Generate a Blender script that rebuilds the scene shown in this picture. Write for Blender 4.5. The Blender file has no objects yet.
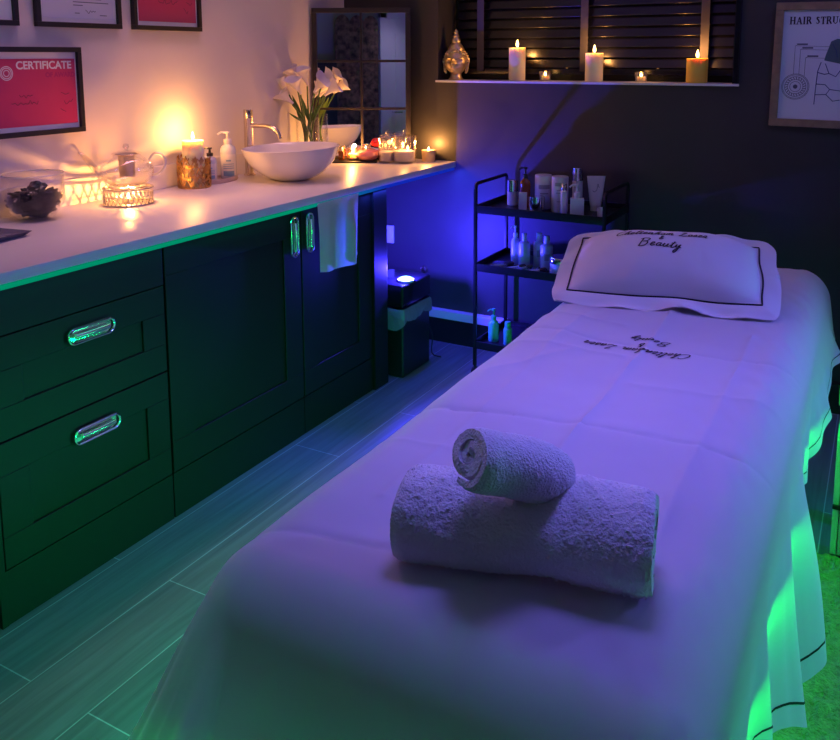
import bpy, bmesh, math, random
from mathutils import Vector, Matrix, noise
random.seed(7)
C = bpy.context.scene.collection
PI = math.pi
sin, cos = math.sin, math.cos

# ------------------------------------------------------------------ materials
def mat(name, col, rough=.5, metal=0, bump=None, vary=0, vscale=8, coat=0, sheen=0, sss=0, sssr=(.02,.01,.005), em=None, ems=0, spec=.5, trans=0, alpha=1):
    m = bpy.data.materials.new(name); m.use_nodes = True
    nt = m.node_tree; p = nt.nodes['Principled BSDF']
    p.inputs['Base Color'].default_value = (*col, 1); p.inputs['Roughness'].default_value = rough
    p.inputs['Metallic'].default_value = metal; p.inputs['Coat Weight'].default_value = coat
    p.inputs['Sheen Weight'].default_value = sheen; p.inputs['Specular IOR Level'].default_value = spec
    p.inputs['Transmission Weight'].default_value = trans
    if sss:
        p.inputs['Subsurface Weight'].default_value = sss; p.inputs['Subsurface Radius'].default_value = sssr
        p.inputs['Subsurface Scale'].default_value = 1
    if em:
        p.inputs['Emission Color'].default_value = (*em, 1); p.inputs['Emission Strength'].default_value = ems
    tc = nt.nodes.new('ShaderNodeTexCoord')
    if vary:
        n = nt.nodes.new('ShaderNodeTexNoise'); n.inputs['Scale'].default_value = vscale; n.inputs['Detail'].default_value = 5
        nt.links.new(tc.outputs['Object'], n.inputs['Vector'])
        r = nt.nodes.new('ShaderNodeMapRange'); r.inputs['To Min'].default_value = 1-vary; r.inputs['To Max'].default_value = 1+vary
        r.inputs['From Min'].default_value = .3; r.inputs['From Max'].default_value = .7
        nt.links.new(n.outputs['Fac'], r.inputs['Value'])
        mx = nt.nodes.new('ShaderNodeVectorMath'); mx.operation = 'SCALE'; mx.inputs[0].default_value = col
        nt.links.new(r.outputs['Result'], mx.inputs['Scale']); nt.links.new(mx.outputs['Vector'], p.inputs['Base Color'])
    if bump:
        n = nt.nodes.new('ShaderNodeTexNoise'); n.inputs['Scale'].default_value = bump[0]; n.inputs['Detail'].default_value = 4
        nt.links.new(tc.outputs['Object'], n.inputs['Vector'])
        b = nt.nodes.new('ShaderNodeBump'); b.inputs['Strength'].default_value = bump[1]; b.inputs['Distance'].default_value = bump[2] if len(bump) > 2 else .002
        nt.links.new(n.outputs['Fac'], b.inputs['Height']); nt.links.new(b.outputs['Normal'], p.inputs['Normal'])
    return m

def thin_glass(name, tint=(.985,.985,.985), refl=.03, rough=.02):
    m = bpy.data.materials.new(name); m.use_nodes = True; nt = m.node_tree; nt.nodes.clear()
    o = nt.nodes.new('ShaderNodeOutputMaterial'); t = nt.nodes.new('ShaderNodeBsdfTransparent'); g = nt.nodes.new('ShaderNodeBsdfGlossy')
    t.inputs['Color'].default_value = (*tint,1); g.inputs['Roughness'].default_value = rough; g.inputs['Color'].default_value = (1,1,1,1)
    lw = nt.nodes.new('ShaderNodeLayerWeight'); lw.inputs['Blend'].default_value = .5
    pw = nt.nodes.new('ShaderNodeMath'); pw.operation = 'POWER'; pw.inputs[1].default_value = 3.2; nt.links.new(lw.outputs['Facing'], pw.inputs[0])
    mr = nt.nodes.new('ShaderNodeMapRange'); mr.inputs['To Min'].default_value = refl; mr.inputs['To Max'].default_value = .95
    nt.links.new(pw.outputs[0], mr.inputs['Value'])
    mx = nt.nodes.new('ShaderNodeMixShader'); nt.links.new(mr.outputs['Result'], mx.inputs['Fac'])
    nt.links.new(t.outputs[0], mx.inputs[1]); nt.links.new(g.outputs[0], mx.inputs[2]); nt.links.new(mx.outputs[0], o.inputs['Surface'])
    return m

def emis(name, col, s):
    m = bpy.data.materials.new(name); m.use_nodes = True; nt = m.node_tree; nt.nodes.clear()
    o = nt.nodes.new('ShaderNodeOutputMaterial'); e = nt.nodes.new('ShaderNodeEmission')
    e.inputs['Color'].default_value = (*col,1); e.inputs['Strength'].default_value = s
    nt.links.new(e.outputs[0], o.inputs['Surface']); return m

def cloth_mat(name, col, transl, bscale, bstr, dist=.0006):
    m = bpy.data.materials.new(name); m.use_nodes = True; nt = m.node_tree
    p = nt.nodes['Principled BSDF']; o = nt.nodes['Material Output']
    p.inputs['Base Color'].default_value = (*col,1); p.inputs['Roughness'].default_value = .85; p.inputs['Sheen Weight'].default_value = .2
    p.inputs['Specular IOR Level'].default_value = .2
    tc = nt.nodes.new('ShaderNodeTexCoord'); n = nt.nodes.new('ShaderNodeTexNoise'); n.inputs['Scale'].default_value = bscale; n.inputs['Detail'].default_value = 3
    nt.links.new(tc.outputs['Object'], n.inputs['Vector'])
    b = nt.nodes.new('ShaderNodeBump'); b.inputs['Strength'].default_value = bstr; b.inputs['Distance'].default_value = dist
    nt.links.new(n.outputs['Fac'], b.inputs['Height']); nt.links.new(b.outputs['Normal'], p.inputs['Normal'])
    if transl:
        t = nt.nodes.new('ShaderNodeBsdfTranslucent'); t.inputs['Color'].default_value = (*col,1)
        mx = nt.nodes.new('ShaderNodeMixShader'); mx.inputs['Fac'].default_value = transl
        nt.links.new(p.outputs[0], mx.inputs[1]); nt.links.new(t.outputs[0], mx.inputs[2]); nt.links.new(mx.outputs[0], o.inputs['Surface'])
    return m

def floor_mat():
    m = mat('floor_wood', (.3,.3,.3), .42); nt = m.node_tree; p = nt.nodes['Principled BSDF']
    tc = nt.nodes.new('ShaderNodeTexCoord'); mp = nt.nodes.new('ShaderNodeMapping')
    mp.inputs['Rotation'].default_value = (0,0,PI/2); mp.inputs['Location'].default_value = (.38,-.003,0)
    nt.links.new(tc.outputs['Object'], mp.inputs['Vector'])
    b = nt.nodes.new('ShaderNodeTexBrick'); b.inputs['Scale'].default_value = 1; b.inputs['Brick Width'].default_value = 1.25
    b.inputs['Row Height'].default_value = .195; b.inputs['Mortar Size'].default_value = .0016; b.offset = .656
    b.inputs['Color1'].default_value = (.15,.195,.185,1); b.inputs['Color2'].default_value = (.115,.155,.148,1); b.inputs['Mortar'].default_value = (.36,.48,.46,1)
    b.inputs['Mortar Smooth'].default_value = .1
    nt.links.new(mp.outputs[0], b.inputs['Vector'])
    mp2 = nt.nodes.new('ShaderNodeMapping'); mp2.inputs['Scale'].default_value = (22,1.1,1); nt.links.new(tc.outputs['Object'], mp2.inputs['Vector'])
    n = nt.nodes.new('ShaderNodeTexNoise'); n.inputs['Scale'].default_value = 2.2; n.inputs['Detail'].default_value = 7; n.inputs['Distortion'].default_value = .8
    nt.links.new(mp2.outputs[0], n.inputs['Vector'])
    mr = nt.nodes.new('ShaderNodeMapRange'); mr.inputs['From Min'].default_value = .3; mr.inputs['From Max'].default_value = .7; mr.inputs['To Min'].default_value = .75; mr.inputs['To Max'].default_value = 1.18
    nt.links.new(n.outputs['Fac'], mr.inputs['Value'])
    vm = nt.nodes.new('ShaderNodeVectorMath'); vm.operation = 'SCALE'; nt.links.new(b.outputs['Color'], vm.inputs[0]); nt.links.new(mr.outputs[0], vm.inputs['Scale'])
    nt.links.new(vm.outputs[0], p.inputs['Base Color'])
    bp = nt.nodes.new('ShaderNodeBump'); bp.inputs['Strength'].default_value = .3; bp.inputs['Distance'].default_value = .002
    nt.links.new(n.outputs['Fac'], bp.inputs['Height']); nt.links.new(bp.outputs[0], p.inputs['Normal'])
    return m

def led_mat():   # RGB strip: green LEDs that turn to blue towards the far end
    m = emis('rgb_led', (0,1,.4), 1.); nt = m.node_tree; e = [n for n in nt.nodes if n.type == 'EMISSION'][0]
    g = nt.nodes.new('ShaderNodeNewGeometry'); s = nt.nodes.new('ShaderNodeSeparateXYZ'); nt.links.new(g.outputs['Position'], s.inputs[0])
    mr = nt.nodes.new('ShaderNodeMapRange'); mr.inputs['From Min'].default_value = -1.25; mr.inputs['From Max'].default_value = -.65; nt.links.new(s.outputs['Y'], mr.inputs['Value'])
    cr = nt.nodes.new('ShaderNodeMixRGB'); cr.inputs[1].default_value = (0,.62,.32,1); cr.inputs[2].default_value = (.01,.05,1.0,1)
    nt.links.new(mr.outputs[0], cr.inputs[0]); nt.links.new(cr.outputs[0], e.inputs['Color']); e.inputs['Strength'].default_value = .42
    return m

M = {}
M['wall_white'] = mat('wall_white', (.72,.66,.62), .55, bump=(14,.25,.004), vary=.04, vscale=3)
M['wall_dark'] = mat('wall_dark', (.045,.041,.043), .5, bump=(9,.35,.004), vary=.15, vscale=3)
M['ceiling'] = mat('ceiling', (.7,.7,.7), .8)
M['floor'] = floor_mat()
M['black'] = mat('black', (.012,.012,.013), .4)
M['black_metal'] = mat('black_metal', (.012,.012,.014), .38, .3)
M['black_gloss'] = mat('black_gloss', (.01,.01,.012), .12)
M['cab'] = mat('cabinet_paint', (.0085,.010,.0095), .5, bump=(60,.05), spec=.35)
M['top'] = mat('worktop', (.74,.7,.7), .38, vary=.04, vscale=5)
M['white'] = mat('white_paint', (.78,.77,.76), .4)
M['ceramic'] = mat('ceramic', (.82,.8,.8), .07, coat=.6)
M['chrome'] = mat('chrome', (.85,.82,.78), .14, 1)
M['brass'] = mat('brushed_steel', (.78,.68,.52), .24, 1)
M['gold'] = mat('aged_gold', (.62,.36,.12), .3, 1, bump=(60,.6), vary=.35, vscale=40)
M['silverg'] = mat('silver_gold', (.80,.62,.36), .36, .8, bump=(120,.25), vary=.12, vscale=30)
M['perf'] = mat('perforated_steel', (.75,.68,.6), .28, 1)
M['glass'] = thin_glass('clear_glass')
M['glass_rim'] = thin_glass('glass_rim', (.96,.95,.93), .55, .45)
M['glass_tint'] = thin_glass('frosted_glass', (.93,.91,.88), .13, .10)
M['sheet'] = cloth_mat('sheet_cotton', (.80,.76,.78), .30, 700, .25)
M['pillow'] = cloth_mat('pillow_cotton', (.82,.79,.80), .08, 700, .3)
M['towel'] = cloth_mat('towel_terry', (.90,.90,.88), 0, 300, 1.0, .0035)
M['face_cloth'] = cloth_mat('face_cloth_terry', (.8,.8,.8), .15, 400, .7, .002)
M['thread'] = mat('black_thread', (.01,.01,.015), .7)
M['wax'] = mat('ivory_wax', (.93,.82,.55), .5, sss=.8, sssr=(.020,.016,.008))
M['wax_yellow'] = mat('yellow_wax', (.97,.64,.08), .5, sss=.5, sssr=(.012,.010,.004))
M['flame'] = emis('flame', (1,.55,.16), 28)
M['wick'] = mat('wick', (.02,.015,.01), .9)
M['pink_paper'] = mat('pink_paper', (.55,.045,.14), .35)
M['white_paper'] = mat('white_paper', (.8,.8,.8), .5)
M['ink'] = mat('ink', (.03,.02,.04), .6)
M['ink_pink'] = mat('ink_pink', (.42,.02,.14), .6)
M['ink_grey'] = mat('ink_grey', (.16,.18,.22), .6)
M['petal'] = mat('lily_petal', (.86,.80,.80), .5, sss=.3, sssr=(.01,.01,.01))
M['stem'] = mat('lily_stem', (.10,.20,.04), .5, vary=.2)
M['mirror'] = mat('mirror_silver', (.88,.88,.88), .015, 1)
M['mir_frame'] = mat('mirror_frame', (.045,.036,.034), .4, .2)
M['stone'] = mat('black_stone', (.014,.012,.018), .16, coat=.2, vary=.3)
M['rose'] = mat('rose_glass', (.75,.28,.26), .12, coat=.5, sss=.3)
M['red'] = mat('red_rubber', (.75,.03,.04), .35)
M['poster_frame'] = mat('poster_frame_wood', (.30,.21,.12), .35, vary=.2, vscale=30)
M['amber'] = mat('amber_plastic', (.25,.06,.01), .15, coat=.4)
M['plastic_white'] = mat('white_plastic', (.75,.73,.74), .3)
M['plastic_clear'] = mat('milky_plastic', (.62,.64,.72), .25, sss=.2)
M['label_grey'] = mat('label_grey', (.35,.33,.36), .5)
M['label_blue'] = mat('label_blue', (.2,.35,.55), .5)
M['green_plastic'] = mat('green_plastic', (.08,.5,.28), .3)
M['salts'] = mat('bath_salts', (.7,.62,.72), .7, bump=(300,.9,.003))
M['tray_pink'] = mat('soap_tray', (.55,.40,.36), .45)
M['bag'] = mat('bin_bag', (.22,.20,.25), .35, bump=(70,.8,.004))
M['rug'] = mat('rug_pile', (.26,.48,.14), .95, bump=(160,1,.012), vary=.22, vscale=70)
M['wood_pale'] = mat('pale_wood', (.45,.38,.28), .5, vary=.15)
M['screen'] = mat('carved_screen', (.16,.09,.05), .6, bump=(28,1,.02), vary=.85, vscale=22)
M['slat'] = mat('blind_slat', (.006,.006,.012), .26)
M['tape'] = mat('blind_tape', (.05,.045,.06), .85, bump=(400,.6))
M['led'] = led_mat()
M['green_led'] = emis('green_led', (.02,1,.10), 3)
M['lamp_blue'] = emis('blue_lamp', (.18,.42,1), 9)
M['window_dark'] = mat('night_glass', (.004,.004,.008), .05)
M['plastic_dark'] = mat('dark_plastic', (.02,.02,.025), .3)
M['brush_hair'] = mat('brush_bristle', (.06,.04,.04), .9)
M['mattress'] = mat('mattress_vinyl', (.5,.5,.5), .5)
M['plant'] = mat('dark_leaves', (.02,.04,.02), .6)

# ------------------------------------------------------------------ mesh helpers
def link(name, bm, m, parent=None, loc=None, smooth=True, rot=None):
    me = bpy.data.meshes.new(name); bm.normal_update(); bm.to_mesh(me); bm.free()
    if m is not None: me.materials.append(m)
    if smooth:
        for p in me.polygons: p.use_smooth = True
        try: me.set_sharp_from_angle(angle=math.radians(38))
        except Exception: pass
    o = bpy.data.objects.new(name, me); C.objects.link(o)
    if parent is not None: o.parent = parent
    if loc is not None: o.location = loc
    if rot is not None: o.rotation_euler = rot
    return o
def thing(name, label, cat, loc=(0,0,0), rz=0, group=None):
    o = bpy.data.objects.new(name, None); C.objects.link(o); o.empty_display_size = .05
    o.location = loc; o.rotation_euler = (0,0,rz); o['label'] = label; o['category'] = cat
    if group: o['group'] = group
    return o
def tag(o, label, cat, group=None):
    o['label'] = label; o['category'] = cat
    if group: o['group'] = group
    return o
def struct(name, bm, m, smooth=False):
    o = link(name, bm, m, smooth=smooth); o['kind'] = 'structure'; return o
def dup(root, loc, rz=None, label=None, group=None, scale=None, rot=None):
    r = root.copy(); C.objects.link(r); r.location = loc
    if rz is not None: r.rotation_euler = (0,0,rz)
    if rot is not None: r.rotation_euler = rot
    if label: r['label'] = label
    if group: r['group'] = group
    if scale: r.scale = scale if hasattr(scale,'__len__') else (scale,)*3
    for ch in list(root.children):
        c = ch.copy(); C.objects.link(c); c.parent = r
        for g in list(ch.children):
            d = g.copy(); C.objects.link(d); d.parent = c
    return r
def BM(): return bmesh.new()
def merge(bm, t, M4=None):
    if M4 is not None: bmesh.ops.transform(t, matrix=M4, verts=t.verts)
    me = bpy.data.meshes.new('tmp'); t.to_mesh(me); t.free(); bm.from_mesh(me); bpy.data.meshes.remove(me)
def box(bm, c, s, bev=0, rot=None, seg=2):
    t = bmesh.new(); bmesh.ops.create_cube(t, size=1)
    bmesh.ops.scale(t, vec=s, verts=t.verts)
    if bev: bmesh.ops.bevel(t, geom=t.edges[:], offset=bev, segments=seg, profile=.7, affect='EDGES')
    m4 = Matrix.Translation(c)
    if rot is not None: m4 = m4 @ rot
    merge(bm, t, m4); return bm
def bx(bm, x0,x1,y0,y1,z0,z1, bev=0, seg=2):
    return box(bm, ((x0+x1)/2,(y0+y1)/2,(z0+z1)/2), (x1-x0,y1-y0,z1-z0), bev, seg=seg)
def lathe(bm, prof, seg=32, c=(0,0,0), sx=1, sy=1, closed=False, rot=None):
    t = bmesh.new(); rings = []
    for r, z in prof:
        if r < 1e-6: rings.append([t.verts.new((0,0,z))])
        else: rings.append([t.verts.new((r*sx*cos(2*PI*k/seg), r*sy*sin(2*PI*k/seg), z)) for k in range(seg)])
    pairs = list(zip(rings, rings[1:]))
    if closed: pairs.append((rings[-1], rings[0]))
    for a, b in pairs:
        if len(a) == 1 and len(b) == 1: continue
        for k in range(seg):
            k2 = (k+1) % seg
            if len(a) == 1: t.faces.new((a[0], b[k], b[k2]))
            elif len(b) == 1: t.faces.new((a[k], a[k2], b[0]))
            else: t.faces.new((a[k], a[k2], b[k2], b[k]))
    bmesh.ops.recalc_face_normals(t, faces=t.faces)
    m4 = Matrix.Translation(c)
    if rot is not None: m4 = m4 @ rot
    merge(bm, t, m4); return bm
def cr(pts, n=6):
    P = [Vector(p) for p in pts]; out = []
    for i in range(len(P)-1):
        p0 = P[max(i-1,0)]; p1 = P[i]; p2 = P[i+1]; p3 = P[min(i+2,len(P)-1)]
        for k in range(n):
            t = k/n
            out.append(.5*((2*p1)+(-p0+p2)*t+(2*p0-5*p1+4*p2-p3)*t*t+(-p0+3*p1-3*p2+p3)*t**3))
    out.append(P[-1]); return out
def tube(bm, pts, r, seg=8, closed=False, cap=True):
    P = [Vector(p) for p in pts]; n = len(P); R = r if hasattr(r,'__len__') else [r]*n
    t = bmesh.new(); rings = []; up = None
    for i in range(n):
        if closed: d = P[(i+1)%n]-P[i-1]
        else: d = P[min(i+1,n-1)]-P[max(i-1,0)]
        if d.length < 1e-9: d = Vector((0,0,1))
        d.normalize()
        if up is None: up = Vector((0,0,1)) if abs(d.z) < .9 else Vector((1,0,0))
        a = d.cross(up)
        if a.length < 1e-5: a = d.orthogonal()
        a.normalize(); b = a.cross(d).normalized(); up = b
        rings.append([t.verts.new(P[i]+R[i]*(a*cos(2*PI*k/seg)+b*sin(2*PI*k/seg))) for k in range(seg)])
    m = n if closed else n-1
    for i in range(m):
        A = rings[i]; B = rings[(i+1)%n]
        for k in range(seg): t.faces.new((A[k],A[(k+1)%seg],B[(k+1)%seg],B[k]))
    if cap and not closed: t.faces.new(rings[0][::-1]); t.faces.new(rings[-1])
    merge(bm, t); return bm
def ribbon(bm, pts, nrm, w, lift=0):
    P = [Vector(p) for p in pts]; N = Vector(nrm).normalized(); vs = []
    for i in range(len(P)):
        d = (P[min(i+1,len(P)-1)]-P[max(i-1,0)])
        if d.length < 1e-9: d = Vector((1,0,0))
        s = d.normalized().cross(N)*w/2; vs.append((bm.verts.new(P[i]+s+N*lift), bm.verts.new(P[i]-s+N*lift)))
    for a, b in zip(vs, vs[1:]): bm.faces.new((a[0],b[0],b[1],a[1]))
def rings_mesh(bm, rings, closed_u=True, cap=False):
    V = [[bm.verts.new(p) for p in r] for r in rings]
    for a, b in zip(V, V[1:]):
        n = len(a)
        for k in range(n if closed_u else n-1): bm.faces.new((a[k],a[(k+1)%n],b[(k+1)%n],b[k]))
    if cap: bm.faces.new(V[0][::-1]); bm.faces.new(V[-1])
def text_bm(s, size, place, bold=0, align='LEFT', space=1):
    cu = bpy.data.curves.new('t','FONT'); cu.body = s; cu.size = size; cu.offset = bold; cu.align_x = align; cu.extrude = .0003; cu.space_character = space
    o = bpy.data.objects.new('t', cu); C.objects.link(o); dg = bpy.context.evaluated_depsgraph_get()
    me = bpy.data.meshes.new_from_object(o.evaluated_get(dg)); bpy.data.objects.remove(o); bpy.data.curves.remove(cu)
    bm = bmesh.new(); bm.from_mesh(me); bpy.data.meshes.remove(me); bmesh.ops.transform(bm, matrix=place, verts=bm.verts); return bm

RV = Vector((.875,.485,0)); TV = Vector((.485,-.875,0))     # picture-right and towards-viewer directions in the room

# ------------------------------------------------------------------ room
struct('floor', bx(BM(), -.7,3.2,-4.6,.05,-.05,0), M['floor'])
b = BM(); bx(b,-.72,-.636,-4.6,.1,0,2.42); struct('wall_left', b, M['wall_white'])
b = BM(); bx(b,-.72,-.087,0,.3,0,2.42); bx(b,1.31,3.2,0,.3,0,2.42); bx(b,-.087,1.31,0,.3,0,1.308); bx(b,-.087,1.31,0,.3,2.1,2.42)
struct('wall_back', b, M['wall_dark'])
struct('wall_right', bx(BM(),3.2,3.26,-4.6,.1,0,2.42), M['wall_dark'])
struct('wall_rear', bx(BM(),-.7,3.26,-4.66,-4.6,0,2.42), mat('rear_wall',(.30,.34,.31),.7))
struct('ceiling', bx(BM(),-.72,3.26,-4.66,.3,2.42,2.46), M['ceiling'])
struct('trim_1', bx(BM(),-.095,1.312,-.014,.2,1.306,1.316,.002), M['white'])               # window sill
b = BM(); bx(b,1.285,1.31,-.012,.2,1.316,2.1,.004); struct('trim_2', b, M['black_gloss'])  # glossy lining at the right of the opening
struct('trim_3', bx(BM(),-.636,.30,-.04,0,.122,.163,.003), M['white'])
struct('trim_4', bx(BM(),-.636,3.2,-.04,0,0,.122,.002), M['black'])
struct('trim_5', bx(BM(),-.636,-.624,-2.6,-.30,.92,1.012,.002), M['top'])                  # upstand behind the worktop
wn = thing('window_1','','', (0,0,0)); del wn['label']; del wn['category']; wn['kind'] = 'structure'
link('window_pane', bx(BM(),-.087,1.31,.21,.216,1.31,2.1), M['window_dark'], wn, smooth=False)
b = BM()
for x0,x1 in ((-.087,-.05),(.59,.63),(1.27,1.31)): bx(b,x0,x1,.195,.23,1.31,2.1)
bx(b,-.087,1.31,.195,.23,1.31,1.35); link('window_frame', b, M['black'], wn, smooth=False)

# venetian blind
bl = thing('venetian_blind','black wooden venetian blind with wide slats and woven tapes across the window','blind',(0,0,0))
b = BM(); rx = Matrix.Rotation(math.radians(70),4,'X')
z = 1.40
while z < 2.05:
    box(b, (.61,.155,z), (1.33,.05,.003), .0012, rx, 1); z += .047
link('slats', b, M['slat'], bl)
link('bottom_rail', bx(BM(),-.055,1.275,.125,.18,1.345,1.372,.004), M['slat'], bl)
for x in (.085,.61,1.145):
    b = BM(); bx(b, x-.0175,x+.0175,.117,.119,1.36,2.08); bx(b, x-.0175,x+.0175,.188,.190,1.36,2.08); link('ladder_tape', b, M['tape'], bl, smooth=False)

# ------------------------------------------------------------------ worktop and cabinets
link_ = link('worktop', bx(BM(),-.636,.012,-2.6,-.001,.892,.92,.003), M['top']); tag(link_,'long pale worktop along the white wall carrying basin, candles and teapot','worktop')
b = BM(); bx(b,-.0195,.009,-2.6,-.01,.877,.8915,.002)
o = link('led_strip', b, M['led']); tag(o,'thin coloured light strip glowing green to blue under the worktop edge','light strip')

def shaker(bm, y0,y1,z0,z1, x=-.02, th=.02, rail=.085, rec=.007):
    # frame-and-panel front facing +x
    t = bmesh.new()
    bx(t, x-th, x, y0,y1,z0,z0+rail,.0012,1); bx(t, x-th, x, y0,y1,z1-rail,z1,.0012,1)
    bx(t, x-th, x, y0,y0+rail,z0+rail,z1-rail,.0012,1); bx(t, x-th, x, y1-rail,y1,z0+rail,z1-rail,.0012,1)
    bx(t, x-th+.001, x-rec, y0+rail-.004,y1-rail+.004,z0+rail-.004,z1-rail+.004)
    merge(bm, t)
def cup_handle(parent, y, z, L, vert, mt):
    # recessed-looking capsule ring pull with a rod
    b = BM(); n = 14; r = .020; pts = []
    h = L/2-r
    for k in range(n+1): a = -PI/2+PI*k/n; pts.append((r*cos(a)+h, r*sin(a)))
    for k in range(n+1): a = PI/2+PI*k/n; pts.append((r*cos(a)-h, r*sin(a)))
    P3 = [((0, q, p) if vert else (0, p, q)) for p, q in pts]
    tube(b, [(.010,y+a,z+c) for _,a,c in P3], .0042, 8, closed=True)
    ring2 = [(.001,y+a*.93,z+c*.93) for _,a,c in P3]
    t = bmesh.new(); f = t.faces.new([t.verts.new(p) for p in ring2]); bmesh.ops.recalc_face_normals(t, faces=[f])
    ret = bmesh.ops.extrude_face_region(t, geom=[f]); vs = [g for g in ret['geom'] if isinstance(g, bmesh.types.BMVert)]
    bmesh.ops.translate(t, vec=(.004,0,0), verts=vs); merge(b, t)
    rod = [(.013,y,z-h),(.015,y,z),(.013,y,z+h)] if vert else [(.013,y-h,z),(.015,y,z),(.013,y+h,z)]
    tube(b, cr(rod,4), .0075, 10)
    return link('handle', b, mt, parent, loc=(-.02,0,0))

dc = thing('drawer_cabinet','dark shaker cabinet of stacked drawers with two capsule pulls, nearest the viewer','cabinet',(-.0,0,0))
link('body', bx(BM(),-.62,-.042,-2.47,-1.882,0,.89), M['cab'], dc, smooth=False)
b = BM(); bx(b,-.042,-.02,-2.47,-2.452,0,.885,.001); bx(b,-.042,-.022,-2.452,-1.884,0,.146,.001); link('plinth', b, M['cab'], dc, smooth=False)
link('drawer', bx(BM(),-.041,-.02,-2.449,-1.886,.756,.878,.0015), M['cab'], dc, smooth=False)
for z0,z1,hz in ((.487,.752,.694),(.15,.483,.412)):
    b = BM(); shaker(b,-2.449,-1.886,z0,z1); d = link('drawer', b, M['cab'], dc, smooth=False)
    cup_handle(d, -2.157, hz, .15, False, M['chrome'])
def cupboard(y0,y1,hy,label,fill=None):
    c = thing('cupboard', label, 'cabinet')
    link('body', bx(BM(),-.62,-.042,y0+.001,y1-.001,0,.89), M['cab'], c, smooth=False)
    link('plinth', bx(BM(),-.042,-.022,y0+.001,y1-.001,0,.146,.001), M['cab'], c, smooth=False)
    b = BM(); shaker(b,y0+.003,(fill or y1)-.003,.15,.878,rail=.098); d = link('door', b, M['cab'], c, smooth=False)
    cup_handle(d, hy, .78, .145, True, M['chrome'])
    if fill: link('end_panel', bx(BM(),-.042,-.008,fill,y1,0,.888,.0015), M['cab'], c, smooth=False)
cupboard(-1.88,-1.21,-1.258,'dark shaker cupboard below the basin, pull at its far edge')
cupboard(-1.208,-.62,-1.165,'dark shaker cupboard with a face cloth hung over it, beside the bin',fill=-.725)

# face cloth hanging over worktop edge
b = BM(); rows = []
for j in range(40):
    s = j/39*.26; row = []
    for i in range(30):
        t = i/29; y = -1.165+t*.275
        x = .022; zz = .893-s
        drop = s
        x += .012*sin(t*9+.6)*min(1,drop*9) + .016*math.exp(-((t-.78)/.10)**2)*min(1,drop*8)+.004
        y += .02*drop*sin(t*5)+ (-.10*drop*(t-.62) if t > .6 else 0) 
        if t > .9: zz -= .0*drop
        zz -= (.018*sin(t*3.1))*min(1,drop*4)
        row.append((x,y,zz))
    rows.append(row)
rings_mesh(b, rows, closed_u=False)
ct = b.faces[:]; t2 = bmesh.ops.solidify(b, geom=ct, thickness=-.004)
o = link('face_cloth', b, M['face_cloth']); tag(o,'small pale face cloth hanging over the worktop edge beside the cupboard pulls','cloth')
# its trailing corner
b = BM(); rows = []
for j in range(14):
    s = j/13; row = [( .034+.010*sin(i*1.3)+.003*sin(s*7), -.945+.010*i-.004*s*i, .665-.045*s) for i in range(5)]
    rows.append(row)
rings_mesh(b, rows, closed_u=False); bmesh.ops.solidify(b, geom=b.faces[:], thickness=-.003)
link('hanging_loop', b, M['face_cloth'], o)

# ------------------------------------------------------------------ candles
def lamp(name, loc, col, W, r=.008, kind='POINT'):
    L = bpy.data.lights.new(name, kind); L.color = col; L.energy = W; L.shadow_soft_size = r
    o = bpy.data.objects.new(name, L); C.objects.link(o); o.location = loc; return o
WARM = (1,.42,.10)
def flame_bm(h=.035):
    b = BM(); lathe(b, [(0,0),(.0035,h*.06),(.0062,h*.25),(.0058,h*.45),(.0035,h*.7),(.0014,h*.9),(0,h)], 12); return b
def pillar(loc, r, h, label, wax='wax', group=None, W=1.0, name='pillar_candle', fh=.034):
    t = thing(name, label, 'candle', loc, 0, group)
    b = BM(); lathe(b, [(0,0),(r*.96,0),(r,.004),(r,h-.003),(r*.97,h),(r*.9,h-.001),(r*.7,h-.005),(0,h-.007)], 32)
    link('wax', b, M[wax], t)
    b = BM(); tube(b, [(0,0,h-.008),(.001,0,h+.002),(.002,0,h+.007)], .0011, 6); link('wick', b, M['wick'], t)
    f = link('flame', flame_bm(fh), M['flame'], t, loc=(0,0,h+.003))
    if W: lamp('candle_light', (loc[0],loc[1],loc[2]+h+.03), WARM, W, .012)
    return t

CH = (-.545,-1.205,.92)
pillar((CH[0],CH[1],.923), .042, .183, 'lit ivory pillar candle standing inside the gold filigree holder', W=3.9)
# filigree holder
hd = thing('candle_holder','gold filigree metal candle holder around the ivory pillar on the worktop','candle holder',CH)
b = BM(); R0 = .063; rr = random.Random(3)
for z0 in (.003,.125) [:1]: tube(b, [(R0*cos(2*PI*k/32),R0*sin(2*PI*k/32),z0+.001) for k in range(32)], .003, 6, closed=True)
for k in range(34):
    a0 = 2*PI*k/34; dr = rr.choice((-1,1)); pts = []
    top = .095+.034*rr.random()
    for s in range(9):
        q = s/8; a = a0+dr*.30*sin(q*PI*1.4)+.1*dr*q; pts.append((R0*cos(a),R0*sin(a),.003+q*top))
    tube(b, pts, .0022, 5)
for k in range(170):
    a = rr.random()*2*PI; z = .006+.118*rr.random()**.9; s = .006+.006*rr.random(); th = rr.random()*PI
    ca, sa = cos(a), sin(a); U = Vector((-sa,ca,0)); Z = Vector((0,0,1)); d = U*cos(th)+Z*sin(th); e = U*-sin(th)+Z*cos(th); c = Vector((R0*1.02*ca,R0*1.02*sa,z))
    nn = Vector((ca,sa,0)); vs = [b.verts.new(c+d*s*1.5), b.verts.new(c+e*s*.6+nn*.002), b.verts.new(c-d*s*1.5), b.verts.new(c-e*s*.6+nn*.002)]
    b.faces.new(vs)
link('filigree', b, M['gold'], hd)
link('base_plate', lathe(BM(), [(0,0),(R0,0),(R0,.003),(0,.003)], 32), M['gold'], hd)

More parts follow.
